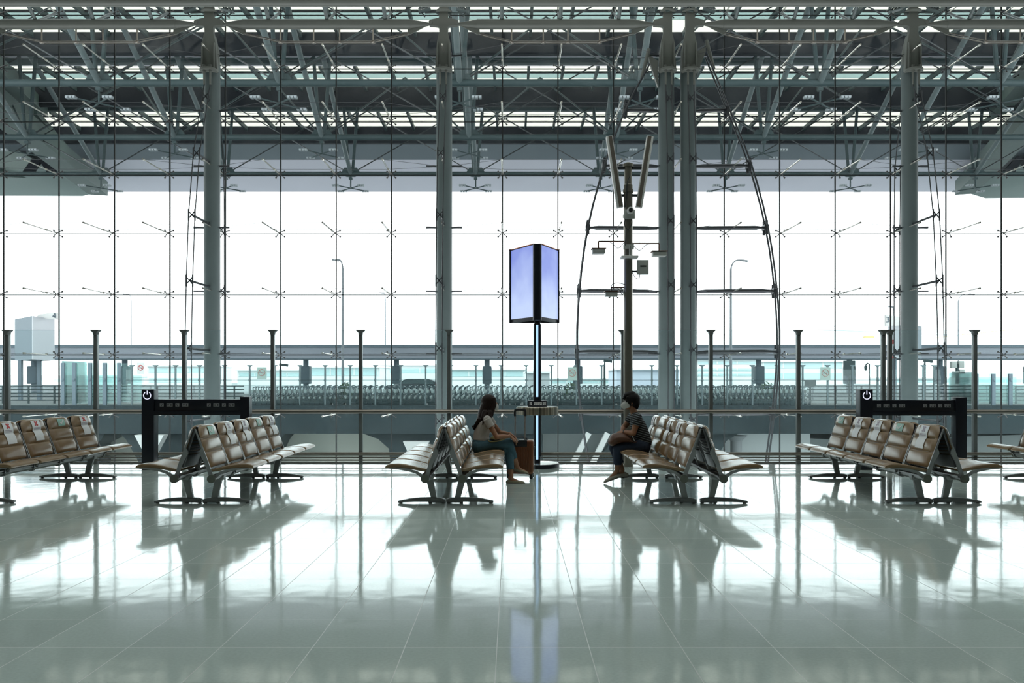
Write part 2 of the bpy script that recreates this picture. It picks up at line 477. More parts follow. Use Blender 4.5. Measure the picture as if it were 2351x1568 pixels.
# ------------------------------------------------------------------ columns with cast heads
COLX = [487, 1020, 1529.5, 1580, 2088]
def cx(px, Z=ZC): return (px - CX) * Z / F
col_words = ['tall grey steel column rising behind the seats near the crossed-out chairs with power bar at its foot',
             'tall grey steel column rising behind the seated girl and her suitcase',
             'tall grey steel column of the close pair, nearer the camera mast',
             'tall grey steel column of the close pair, farther from the camera mast',
             'tall grey steel column standing behind the second charging frame']
col_words[0] = 'tall grey steel column beside the charging frame with no-smoking sign behind'
def zpx(y, Z=ZC): return EYE + (HY - y) * Z / F
HEADS = []
for i, px in enumerate(COLX):
    X = cx(px)
    t = thing('steel_column', col_words[i], 'column', (X, ZC, -4), 0, 'grey steel columns of the glass wall')
    t['kind'] = 'thing'
    B = 4.0
    MB().tube((0, 0, 0), (0, 0, zpx(150) + B), 0.185, 28).obj('shaft', M_steel, t)
    h = MB()
    zt = [zpx(v) + B for v in (170, 105, 82, 72, 50, 34)]
    yb = -0.16
    # tapering cast plate seen from the hall
    rl = [(0.20, zt[0]), (0.155, zt[1]), (0.10, zt[2])] + ([] if i == 2 else [(0.105, zt[3] + 0.02), (0.16, zpx(68) + B), (0.33, zpx(67) + B), (0.345, zpx(60) + B), (0.31, zpx(54) + B), (0.11, zt[4])]) + [(0.10, zt[5])]
    ll = [(-0.10, zt[5])] + ([] if i == 3 else [(-0.11, zt[4]), (-0.31, zpx(54) + B), (-0.345, zpx(60) + B), (-0.33, zpx(67) + B), (-0.16, zpx(68) + B), (-0.105, zt[3] + 0.02)]) + [(-0.10, zt[2]), (-0.155, zt[1]), (-0.20, zt[0])]
    h.prism(rl + ll, 'y', yb - 0.06, yb + 0.06)
    h.sweep([(0, 0, zpx(175) + B), (0, 0, zpx(120) + B), (0, -0.02, zpx(85) + B)], [0.185, 0.17, 0.10], 20)
    h.obj('column_head', M_beamsteel, t, bevel=0.008)
    b = MB()
    b.lathe([(0.205, 0), (0.205, 0.05)], (0, yb - 0.05, zpx(172) + B), 20)
    for sx in (-0.07, 0.07):
        b.tube((sx, yb - 0.15, zpx(175) + B), (sx, yb - 0.15, zpx(160) + B), 0.035, 10)
        b.tube((sx, yb - 0.15, zpx(172) + B), (sx, yb - 0.15, zpx(205) + B), 0.028, 10, 0.022)
    b.box(-0.15, -0.12, yb - 0.12, yb, zpx(170) + B, zpx(108) + B)
    b.box(0.12, 0.15, yb - 0.12, yb, zpx(170) + B, zpx(108) + B)
    b.obj('anchor_bracket', M_beamsteel, t)
    for sx in ((-1,) if i == 2 else (1,) if i == 3 else (-1, 1)):
        MB().lathe([(0.045, 0), (0.045, 0.15)], (sx * 0.30, yb - 0.075, zpx(60) + B), 14, 'y').obj('pin', M_beamsteel, t)
    cp = MB()
    cp.prism([(-0.13, zpx(34) + B), (0.13, zpx(34) + B), (0.10, zpx(22) + B), (0.03, zpx(12) + B), (-0.05, zpx(12) + B), (-0.10, zpx(24) + B)], 'y', yb - 0.05, yb + 0.05)
    cp.lathe([(0.19, 0), (0.19, 0.025)], (0, yb, zpx(36) + B), 16)
    cp.obj('finial_cap', M_beamsteel, t, bevel=0.006)
    # floodlights on bent arms left and right of the cap
    for sx in (-1, 1):
        fl = MB()
        for q in range(4):
            fl.obox((sx * (0.34 + 0.07 * q), yb - 0.05, zpx(30) + B + 0.05 - 0.012 * q), (0.85, 0, sx * 0.5), (0, 1, 0), (-sx * 0.5, 0, 0.85), 0.016, 0.06, 0.045)
        fl.obox((sx * 0.44, yb - 0.05, zpx(34) + B), (0.95, 0, -sx * 0.25), (0, 1, 0), (sx * 0.25, 0, 0.95), 0.15, 0.07, 0.012)
        fl.tube((sx * 0.10, yb, zpx(36) + B), (sx * 0.44, yb - 0.02, zpx(38) + B), 0.014, 8)
        fl.sweep([(sx * 0.44, yb, zpx(46) + B), (sx * 0.56, yb, zpx(30) + B), (sx * 0.55, yb, zpx(20) + B), (sx * 0.42, yb, zpx(12) + B)], 0.018, 8)
        fl.obj('floodlight', M_steel, t)
    # stay cables bowing towards the hall and towards the glass, with spreader struts
    single = i in (0, 1, 4)
    zs = [205, 235, 377, 517, 660, 805, 960, 1100]
    off = [0.31, 0.42, 0.95, 1.22, 1.35, 1.42, 1.40, 1.3] if single else [0.30, 0.34, 0.5, 0.55, 0.58, 0.6, 0.6, 0.6]
    for dirn, nm in ((-1, 'hall'), (1, 'glass')):
        if dirn == 1: offs = [0.2] + [min(0.62, o * 0.62) for o in off[1:]]
        else: offs = off
        for sx in (-0.07, 0.07):
            pts = [(sx, dirn * o, zpx(y) + B) for y, o in zip(zs, offs)]
            MB().sweep(pts, 0.0125, 6).obj('stay_cable', M_cable, t)
        for y, o in list(zip(zs, offs))[1:-1]:
            st = MB()
            z = zpx(y) + B
            st.tube((0, dirn * 0.15, z), (0, dirn * (o - 0.03), z), 0.026, 8)
            for sx in (-1, 1):
                for sz in (-1, 1):
                    st.bar((0, dirn * o, z), (sx * 0.07, dirn * o, z + sz * 0.08), 0.018, 0.02)
                st.tube((sx * 0.07, dirn * o, z - 0.13), (sx * 0.07, dirn * o, z + 0.13), 0.019, 6)
            st.obj('cable_spreader', M_cable, t)

# horizontal tie tubes between the column heads
beams = [(-60, 487, 'grey tube beam between the frame edge and first column'), (487, 1020, 'grey tube beam spanning above the no-smoking signs between two single columns'),
         (1020, 1529.5, 'grey tube beam above the camera mast and kiosk'), (1580, 2088, 'grey tube beam from the paired column to the column at the charging frame'),
         (2088, 2640, 'grey tube beam running out of the frame from the last single column')]
for a, b_, lab in beams:
    xa, xb = cx(a), cx(b_)
    Zb = ZC - 0.16
    zc_ = zpx(62.5)
    xm = (xa + xb) / 2
    t = thing('tie_beam', lab, 'beam', (xm, Zb, zc_), 0, 'tube beams between the column heads')
    t['kind'] = 'thing'
    hl = (xb - xa) / 2 - 0.33
    MB().sweep([(-hl + 0.45, 0, 0), (hl - 0.45, 0, 0)], 0.115, 20).obj('tube', M_beamsteel, t)
    for sg in (-1, 1):
        MB().sweep([(sg * hl, 0, 0), (sg * (hl - 0.06), 0, 0), (sg * (hl - 0.5), 0, 0)], [(0.03, 0.03), (0.045, 0.045), (0.115, 0.115)], 20).obj('tapered_end', M_beamsteel, t)
        q = MB(); q.prism([(sg * (hl - 0.04), -0.02), (sg * (hl - 0.45), -0.24), (sg * (hl - 0.52), -0.22), (sg * (hl - 0.5), -0.05)], 'y', -0.015, 0.015)
        q.obj('gusset', M_beamsteel, t)
    for dy in (-0.05, 0.05):
        MB().sweep([(-(hl - 0.48), dy, -0.22), (-hl * 0.43, dy, -0.42), (hl * 0.43, dy, -0.42), (hl - 0.48, dy, -0.22)], 0.012, 6).obj('tie_cable', M_rail, t)
    for sg in (-1, -0.28, 0.28, 1):
        xx = sg * hl * (0.45 if abs(sg) == 1 else 0.45)
        p = MB(); p.tube((xx, 0, -0.1), (xx, 0, -0.42 if abs(sg) == 1 else -0.42), 0.018, 8); p.ball((xx, 0, -0.43), (0.06, 0.06, 0.03), 8, 5)
        p.obj('king_post', M_rail, t)
    # struts from the tube up to the topmost spiders and out to the hall roof
    for k in range(-1, 20):
        X = KX(k)
        if xa + 0.3 < X < xb - 0.3:
            xs = X - xm
            st = MB(); st.tube((xs, 0.02, 0.08), (xs, ZF - 0.12 - Zb, KZ(35) - zc_), 0.032, 8)
            st.obj('strut', M_steel, t)
            st = MB(); st.tube((xs, -0.02, 0.08), (xs, -1.6, 1.3), 0.045, 8)
            st.obj('strut', M_steel, t)
tt = MB().sweep([(-24, 17.6, EYE + (HY - 4) * 17.6 / F), (24, 17.6, EYE + (HY - 4) * 17.6 / F)], 0.095, 16).obj('roof_tie_tube', M_beamsteel)
tag(tt, 'long grey tube running along the very top of the view', 'beam', kind='thing')

# horizontal cable nets through the rod tips
cab_no = 0
row_words = ['uppermost', 'second', 'third', 'fourth', 'fifth', 'sixth', 'seventh', 'lowest']
for r, y in enumerate(ROWS[1:7]):
    zr = KZ(y)
    t = thing('cable_truss', 'thin horizontal cable pair tying the glass wall rods, %s row from the top' % row_words[r], 'cable truss', (0, 0, zr), 0, 'horizontal cable trusses of the glass wall')
    edges = [cx(p) for p in [-60 - 487 * 0, 487, 1020, 1529.5]] + [cx(1580), cx(2088), cx(2640)]
    for a, b_ in ((0, 1), (1, 2), (2, 3), (4, 5), (5, 6)):
        xa, xb = edges[a], edges[b_]
        for depth, side in ((ZF - 1.42, 1), (ZF - 0.55, 1)):
            pts = [(xa, ZC, 0)]
            ks = [KX(k) for k in range(-3, 24) if xa + 0.25 < KX(k) < xb - 0.25]
            pts += [(x, depth, 0) for x in ks] + [(xb, ZC, 0)]
            MB().sweep(pts, 0.0045, 5).obj('cable', M_cable, t)
        for x in (xa, xb):
            sgn = 1 if x == xa else -1
            tb = MB(); tb.tube((x + sgn * 0.17, ZC, 0), (x + sgn * 0.42, ZC - 0.05, 0), 0.02, 8)
            tb.obj('turnbuckle', M_cable, t)

# bow-string trusses that spread sideways from the paired columns
for sg, px0, pts_px, lab in ((-1, 1511, [(1490, 150), (1437, 250), (1388, 378), (1350, 521), (1330, 667), (1325, 807), (1334, 950), (1352, 1064)], 'curved cable bow with horizontal struts between the kiosk and the camera mast'),
                             (1, 1598, [(1622, 130), (1671, 250), (1722, 378), (1760, 521), (1781, 667), (1787, 807), (1775, 950), (1760, 1064)], 'curved cable bow with horizontal struts beside the paired column, away from the mast')):
    t = thing('bow_cable_truss', lab, 'cable truss', (0, ZC, 0), 0, 'sideways cable bows of the paired columns')
    Zb = ZC - 0.1
    for dy in (-0.09, 0.09):
        pts = [((a - CX) * Zb / F, Zb - ZC + dy, EYE + (HY - b_) * Zb / F) for a, b_ in pts_px]
        MB().sweep(curve_pts(pts, 3), 0.022, 6).obj('bow_cable', M_cable, t)
    for a, b_ in pts_px[1:-1]:
        q = MB()
        z = EYE + (HY - b_) * Zb / F
        x0, x1 = (px0 - CX) * Zb / F, (a - CX) * Zb / F
        q.sweep([(x0, 0, z - 0.02), (x0 - (x0 - x1) * 0.15, 0, z - 0.01), (x0 - (x0 - x1) * 0.85, 0, z), (x1, 0, z)], [0.03, 0.05, 0.05, 0.025], 10)
        q.obj('bow_strut', M_cable, t)
        q = MB(); q.tube((x1, -0.1, z - 0.16), (x1, -0.1, z + 0.16), 0.035, 8); q.tube((x1, 0.1, z - 0.16), (x1, 0.1, z + 0.16), 0.035, 8); q.box(x1 - 0.05, x1 + 0.05, -0.12, 0.12, z - 0.06, z + 0.06)
        q.obj('bow_clamp', M_cable, t)
    a, b_ = pts_px[0]
    q = MB(); xa = (a - CX) * Zb / F; z = EYE + (HY - b_) * Zb / F; x0 = (px0 - CX) * Zb / F
    q.prism([(x0, z + 0.12), (xa, z + 0.25), (xa - sg * 0.02, z + 0.1), (x0, z - 0.5)], 'y', -0.08, 0.02)
    q.tube((xa + sg * 0.0, -0.1, z + 0.38), (xa + sg * 0.17, -0.1, z - 0.3), 0.045, 10)
    q.obj('anchor_bracket', M_beamsteel, t)

# ------------------------------------------------------------------ balustrade at the floor edge
t = thing('glass_balustrade', 'glass balustrade with tall steel posts and rails along the floor edge', 'balustrade', (0, ZE - 0.12, 0))
SB = F / (ZE - 0.12)
posts = [17, 220, 423, 626, 828, 1031, 1430, 1632, 1833, 2028, 2043, 2238]
ztop = EYE + (HY - 757) / SB
for px in posts:
    x = (px - CX) / SB
    p = MB()
    p.box(x - 0.030, x + 0.030, -0.03, 0.05, 0.022 - 0.02, ztop - 0.03)
    p.prism([(x - 0.075, ztop), (x + 0.075, ztop), (x + 0.07, ztop - 0.02), (x + 0.035, ztop - 0.05), (x + 0.030, ztop - 0.09), (x - 0.03, ztop - 0.09), (x - 0.035, ztop - 0.05), (x - 0.07, ztop - 0.02)], 'y', -0.05, 0.05)
    p.obj('post', mat('post_steel', (0.20, 0.21, 0.21), 0.35, 0.4) if px == 17 else bpy.data.materials['post_steel'], t, bevel=0.004)
RX0, RX1 = -10.5, 10.5
for z, r in ((EYE + (HY - 944.5) / SB, 0.034), (EYE + (HY - 1041) / SB, 0.030)):
    MB().tube((RX0, -0.07, z), (RX1, -0.07, z), r, 14).obj('rail', M_rail, t)
for z in (EYE + (HY - 1050) / SB, EYE + (HY - 1056) / SB):
    MB().tube((RX0, -0.03, z), (RX1, -0.03, z), 0.011, 8).obj('lower_rod', M_rail, t)
edges = [RX0] + [(p - CX) / SB for p in posts] + [RX1]
zgt = EYE + (HY - 758) / SB
for a, b_ in zip(edges[:-1], edges[1:]):
    if b_ - a < 0.3: continue
    MB().box(a + 0.03, b_ - 0.03, 0.0, 0.012, 0.10, zgt).obj('glass_pane', G_rail, t)
    MB().box(a + 0.03, b_ - 0.03, -0.001, 0.013, zgt, zgt + 0.005).obj('glass_top_edge', G_edge, t)

# ------------------------------------------------------------------ beam benches
BY0, PITCH, NS = 9.25, 0.60, 5
BYC = BY0 + PITCH * NS / 2
# front line of the backrest (outward x, z), bottom to top
def back_line(s):
    pts = [(0.205, 0.452), (0.158, 0.60), (0.108, 0.755), (0.070, 0.87), (0.050, 0.93)]
    ls = [math.hypot(pts[i + 1][0] - pts[i][0], pts[i + 1][1] - pts[i][1]) for i in range(4)]
    q = s * sum(ls); i = 0
    while i < 3 and q > ls[i]: q -= ls[i]; i += 1
    t = q / ls[i]
    a, b = pts[i], pts[i + 1]
    return a[0] + (b[0] - a[0]) * t, a[1] + (b[1] - a[1]) * t
def make_backrest():
    NSg, NT = 34, 16
    nx, nz = math.cos(math.radians(18)), math.sin(math.radians(18))
    m = MB(); vs = []
    hw = 0.272
    for layer in (0, 1):
        for i in range(NSg + 1):
            s = i / NSg
            r = 1.0
            if s > 0.80: r = 0.60 + 0.40 * math.sqrt(max(0, 1 - ((s - 0.80) / 0.20) ** 2.2))
            elif s < 0.08: r = 0.90 + 0.10 * math.sqrt(max(0, 1 - ((0.08 - s) / 0.08) ** 2))
            w = hw * r * (0.96 + 0.04 * math.sin(PI * min(1, s * 1.2)))
            fx, fz = back_line(s)
            for j in range(NT + 1):
                t = -1 + 2 * j / NT
                y = w * t
                edge = max(0.0, 1 - abs(t) ** 7) ** 0.5
                endf = min(1, (s / 0.05) ** 0.5 if s < 0.05 else 1, ((1 - s) / 0.06) ** 0.5 if s > 0.94 else 1)
                puff = 0.0
                for g in (0.36, 0.68):
                    puff -= 0.020 * math.exp(-((s - g) / 0.016) ** 2)
                seg = (s % 0.333) / 0.333
                seg = s / 0.36 if s < 0.36 else (s - 0.36) / 0.32 if s < 0.68 else (s - 0.68) / 0.32
                puff += 0.011 * math.sin(PI * seg)
                puff -= 0.010 * (t * t)
                d = (0.034 + puff) * edge * (0.25 + 0.75 * endf)
                if layer == 0: vs.append((fx - 0.02 * 0 + nx * (d - 0.034) + 0.0, y, fz + nz * (d - 0.034)))
                else: vs.append((fx - nx * (0.034 + 0.016 * edge * endf), y, fz - nz * (0.034 + 0.016 * edge * endf)))
    W = NT + 1; H = NSg + 1; fs = []
    for i in range(NSg):
        for j in range(NT):
            a = i * W + j
            fs.append((a, a + 1, a + W + 1, a + W))
            fs.append((H * W + a, H * W + a + W, H * W + a + W + 1, H * W + a + 1))
    for i in range(NSg):
        for j in (0, NT):
            a = i * W + j
            fs.append((a, a + W, H * W + a + W, H * W + a))
    for j in range(NT):
        for i in (0, NSg):
            a = i * W + j
            fs.append((a, a + 1, H * W + a + 1, H * W + a))
    m.add(vs, fs, True)
    return m.mesh('backrest', M_leather, 60)
def make_shell():
    m = MB()
    nx, nz = math.cos(math.radians(18)), math.sin(math.radians(18))
    def at(s, off, y): 
        x, z = back_line(s)
        return Vector((x - nx * off, y, z - nz * off))
    for sy in (-1, 1):
        m.sweep([at(s, 0.062, sy * 0.238) for s in (0.02, 0.3, 0.6, 0.85, 0.94)], [(0.010, 0.016)] * 5, 6, side=(0, 1, 0))
    m.sweep([at(0.96, 0.06, y) for y in (-0.2, 0, 0.2)], 0.012, 6)
    for s in (0.38, 0.46, 0.54, 0.62, 0.70, 0.78, 0.86):
        pts = [at(s - 0.012 * math.cos(y / 0.236 * PI / 2), 0.062 + 0.022 * math.cos(y / 0.236 * PI / 2), y) for y in [-0.236 + 0.472 * k / 8 for k in range(9)]]
        m.sweep(pts, [(0.004, 0.017)] * 9, 6, side=(nx, 0, nz))
    vs = []; fs = []
    for i in range(5):
        s = 0.02 + 0.29 * i / 4
        for k in range(9):
            y = -0.236 + 0.472 * k / 8
            for off in (0.056, 0.062):
                vs.append(at(s, off + 0.022 * math.cos(y / 0.236 * PI / 2), y))
    for i in range(4):
        for k in range(8):
            for o in (0, 1):
                a = (i * 9 + k) * 2 + o
                fs.append((a, a + 2, a + 20, a + 18))
    m.add(vs, fs, True)
    return m.mesh('back_shell', M_alu_dark, 40)
def make_seat():
    prof = [(0.672, 0.440), (0.668, 0.458), (0.650, 0.474), (0.600, 0.488), (0.52, 0.489), (0.44, 0.480), (0.36, 0.464), (0.28, 0.444), (0.22, 0.432), (0.185, 0.425),
            (0.180, 0.405), (0.20, 0.392), (0.28, 0.404), (0.38, 0.424), (0.48, 0.438), (0.58, 0.440), (0.655, 0.431)]
    cxx, czz = 0.43, 0.44
    m = MB(); vs = []
    rows = [(-0.272, 0.45), (-0.270, 0.75), (-0.263, 0.93), (-0.25, 1.0), (-0.12, 1.0), (0, 1.0), (0.12, 1.0), (0.25, 1.0), (0.263, 0.93), (0.270, 0.75), (0.272, 0.45)]
    for y, k in rows:
        for x, z in prof:
            # cushion centre line keeps its slope while the rim rounds off
            zc_ = 0.418 + (x - 0.18) * 0.09
            dish = -0.006 * (1 - (y / 0.27) ** 2) if z > zc_ else 0
            vs.append((cxx + (x - cxx) * (0.97 + 0.03 * k), y, zc_ + (z - zc_) * k + dish))
    n = len(prof); fs = []
    for i in range(len(rows) - 1):
        for k in range(n):
            fs.append((i * n + k, i * n + (k + 1) % n, (i + 1) * n + (k + 1) % n, (i + 1) * n + k))
    fs.append(tuple(range(n))); fs.append(tuple((len(rows) - 1) * n + k for k in range(n)))
    m.add(vs, fs, True)
    return m.mesh('seat', M_leather, 50)
def make_bracket():
    m = MB()
    back = [(0.175, 0.335), (0.215, 0.355), (0.178, 0.47), (0.150, 0.55), (0.108, 0.66), (0.018, 0.885), (0.006, 0.885), (0.085, 0.665), (0.068, 0.64), (0.062, 0.605), (0.125, 0.49)]
    seat = [(0.225, 0.29), (0.265, 0.335), (0.315, 0.375), (0.40, 0.402), (0.50, 0.420), (0.62, 0.433), (0.62, 0.440), (0.50, 0.442), (0.40, 0.432), (0.31, 0.408), (0.26, 0.378), (0.215, 0.345)]
    m.prism(back, 'y', -0.007, 0.007); m.prism(seat, 'y', -0.007, 0.007)
    m.lathe([(0.046, -0.012), (0.046, 0.012)], (0.21, 0, 0.32), 18, 'y')
    for x, z in ((0.115, 0.60), (0.135, 0.52), (0.37, 0.415), (0.45, 0.43)):
        m.lathe([(0.007, -0.010), (0.007, 0.010)], (x, 0, z), 8, 'y')
    return m.mesh('side_bracket', M_alu, 30, weld=False)
def make_leg():
    m = MB()
    m.prism([(0.235, 0.30), (0.15, 0.30), (0.10, 0.045), (0.165, 0.045)], 'y', -0.022, 0.022)
    m.prism([(0.12, 0.335), (0.26, 0.335), (0.25, 0.275), (0.15, 0.275)], 'y', -0.035, 0.035)
    return m.mesh('leg', M_alu, 30, bevel=0.004)
def make_foot():
    m = MB()
    top = [(0.005, 0.048), (0.06, 0.064), (0.18, 0.070), (0.30, 0.067), (0.42, 0.056), (0.555, 0.030)]
    bot = [(0.555, 0.008), (0.50, 0.012), (0.36, 0.018), (0.20, 0.018), (0.03, 0.008), (0.008, 0.008)]
    m.prism(top + bot, 'y', -0.030, 0.030)
    m.prism([(0.04, 0.012), (0.20, 0.012), (0.20, 0.06), (0.04, 0.06)], 'y', -0.038, 0.038)
    return m.mesh('foot', M_alu, 30, bevel=0.004)
def make_pads():
    m = MB()
    m.lathe([(0.020, 0), (0.020, 0.009)], (0.525, 0, 0), 12); m.lathe([(0.020, 0), (0.020, 0.009)], (0.03, 0, 0), 12)
    m.lathe([(0.020, 0), (0.020, 0.009)], (0.18, 0, 0), 12)
    return m.mesh('rubber_pad', M_black)
ME = dict(back=make_backrest(), shell=make_shell(), seat=make_seat(), br=make_bracket(), leg=make_leg(), foot=make_foot(), pad=make_pads())
HL = PITCH * NS / 2
bm_ = MB()
bm_.tube((0.21, -HL, 0.32), (0.21, HL, 0.32), 0.032, 16)
bm_.box(0.225, 0.262, -HL + 0.03, HL - 0.03, 0.335, 0.352)
bm_.box(0.155, 0.180, -HL + 0.03, HL - 0.03, 0.330, 0.348)
ME['beam'] = bm_.mesh('beam', M_alu)
cp = MB(); cp.lathe([(0.047, -0.03), (0.047, 0.0), (0.040, 0.006), (0.034, 0.002)], (0, 0, 0), 24, 'y')
ME['cap'] = cp.mesh('end_cap', mat('bench_cap_metal', (0.16, 0.165, 0.14), 0.45, 0.5))
cl = MB(); cl.box(0.19, 0.27, -0.012, 0.012, 0.32, 0.372)
ME['clip'] = cl.mesh('clip', M_alu_dark)

def bench(jx, facing, label, yc=BYC):
    t = thing('airport_bench', label, 'bench', (jx + 0.002 * facing, yc, 0), 0 if facing > 0 else PI, 'rows of tan airport seats')
    for j in range(NS):
        y = -HL + PITCH * (j + 0.5)
        link('seat', ME['seat'], t, (0, y, 0))
        b = link('backrest', ME['back'], t, (0, y, 0))
        link('back_shell', ME['shell'], b)
        for s in (-1, 1):
            link('side_bracket', ME['br'], t, (0, y + s * 0.285, 0))
    link('beam', ME['beam'], t)
    for j in range(1, NS):
        for dy in (-0.04, 0.04): link('clip', ME['clip'], t, (0, -HL + PITCH * j + dy, 0))
    for s in (-1, 1):
        c = link('end_cap', ME['cap'], t, (0.21, s * (HL + 0.0), 0.32))
        if s > 0: c.rotation_euler = (PI, 0, 0); c.rotation_euler = (0, 0, PI)
    for y in (-HL + 0.28, HL - 0.28):
        l = link('leg', ME['leg'], t, (0, y, 0))
        f = link('foot', ME['foot'], t, (0, y, 0))
        link('rubber_pad', ME['pad'], f)
    return t
JX = [-6.385, -3.625, -0.775, 2.165, 4.93, 7.80]
bl = [
 ('row of five tan seats at the frame edge, backs turned to the red-cross chairs', 'row of five tan seats with red cross notices at the frame edge'),
 ('row of five tan seats seen from behind, facing the red-cross chairs', 'row of five tan seats facing the seated girl, with white notices and a green tick'),
 ('row of five empty tan seats back to back with the girl\'s row', 'row of five tan seats that the girl in jeans sits on'),
 ('row of five tan seats that the short-haired woman sits on', 'row of five empty tan seats behind the short-haired woman'),
 ('row of five tan seats with faded cross notices and green ticks before the charging frame', 'row of five tan seats backing the faded-cross row before the charging frame'),
 ('row of five tan seats at the edge of the frame past the second charging frame', 'row of five tan seats outside the frame edge past the second charging frame')]
benches = {}
for j, x in enumerate(JX):
    for fi, f in enumerate((-1, 1)):
        if j == 5 and f > 0: continue
        benches[(j, f)] = bench(x, f, bl[j][fi])
        if (j, f) == (3, 1):
            benches[(j, f)].location.x += 0.055; benches[(j, f)].rotation_euler.z = -0.020   # pulled slightly askew

# paper notices taped on the backrests
def notice(kind, jx, facing, seat, label, group):
    """seat counts from the camera side, 0 to 4"""
    nx, nz = math.cos(math.radians(18)), math.sin(math.radians(18))
    tall = kind in ('cross', 'faded')
    s0, s1 = (0.40, 0.95) if tall else (0.73, 0.93)
    hw = 0.095 if tall else 0.085
    yoff = -0.0
    def pt(s, y, o=0.0):
        x, z = back_line(s)
        puff = 0.003
        if tall:
            for g in (0.68,): puff -= 0.006 * math.exp(-((s - g) / 0.03) ** 2)
        seg = s / 0.36 if s < 0.36 else (s - 0.36) / 0.32 if s < 0.68 else (s - 0.68) / 0.32
        puff += 0.011 * math.sin(PI * seg) if s < 1 else 0
        d = puff + o + 0.002
        return Vector((x + nx * d, y, z + nz * d))
    g = MB(); n = 14; vs = []; fs = []
    for i in range(n + 1):
        s = s0 + (s1 - s0) * i / n
        for y in (-hw, -hw * 0.33, hw * 0.33, hw): vs.append(pt(s, y, 0.0015 - 0.010 * (y / 0.262) ** 2))
    for i in range(n):
        for k in range(3): a = i * 4 + k; fs.append((a, a + 1, a + 5, a + 4))
    m = len(vs)
    vs += [v + Vector((-0.0012, 0, 0)) for v in vs]
    fs += [tuple(q + m for q in reversed(f)) for f in fs]
    g.add(vs, fs, True)
    c = BYC + (-HL + PITCH * (seat + 0.5))
    o = g.obj('paper_notice', M_paper if tall else M_green)
    o.location = (jx + 0.002 * facing, c, 0)
    if facing < 0: o.rotation_euler = (0, 0, PI)
    tag(o, label, 'notice', group)
    mk = MB()
    if tall:
        for a, b in (((0.80, -0.030), (0.915, 0.030)), ((0.80, 0.030), (0.915, -0.030))):
            A, B = pt(a[0], a[1], 0.004), pt(b[0], b[1], 0.004)
            mk.bar(A, B, 0.022, 0.002, (nx, 0, nz))
        mk.obj('cross_mark', M_red if kind == 'cross' else M_faded, o)
        tx = MB()
        random.seed(seat)
        for r in range(2):
            s = 0.745 - 0.03 * r; y = -0.07
            while y < 0.06:
                w = random.uniform(0.008, 0.02)
                tx.bar(pt(s, y, 0.0035), pt(s, y + w, 0.0035), 0.008, 0.0015, (nx, 0, nz)); y += w + 0.006
        tx.obj('print_line', M_faded, o, weld=False)
    else:
        A, B, C_ = pt(0.83, -0.045 , 0.004), pt(0.785, -0.01, 0.004), pt(0.89, 0.05, 0.004)
        mk.bar(A, B, 0.016, 0.002, (nx, 0, nz)); mk.bar(B, C_, 0.016, 0.002, (nx, 0, nz))
        mk.obj('tick_mark', M_white, o)
    return o
ords = ['nearest', 'second', 'middle', 'fourth', 'farthest']
def lab(kind, where, seat):
    k = {'cross': 'white notice with red cross', 'faded': 'white notice with faded cross', 'tick': 'small green notice with white tick', 'blank': 'white paper notice'}[kind]
    return '%s, %s backrest of %s' % (k, ords[seat], where)
for s, k in ((1, 'cross'), (2, 'cross'), (3, 'tick'), (4, 'cross')):
    notice(k, JX[0], 1, s, lab(k, 'the frame-edge row', s), 'notices on the row cut by the frame')
for s, k in ((0, 'tick'), (1, 'faded'), (2, 'faded'), (3, 'tick'), (4, 'faded')):
    notice(k, JX[1], 1, s, lab(k, 'the row before the charging frame', s), 'notices on the row before the power bar')
for s, k in ((0, 'faded'), (1, 'tick'), (2, 'faded'), (3, 'faded'), (4, 'tick')):
    notice(k, JX[4], -1, s, lab(k, 'the row beside the paired columns', s), 'notices on the row near the paired columns')
for s, k in ((1, 'faded'), (2, 'faded'), (4, 'faded')):
    notice(k, JX[3], -1, s, lab(k, "the short-haired woman's row", s), "notices on the woman's row")

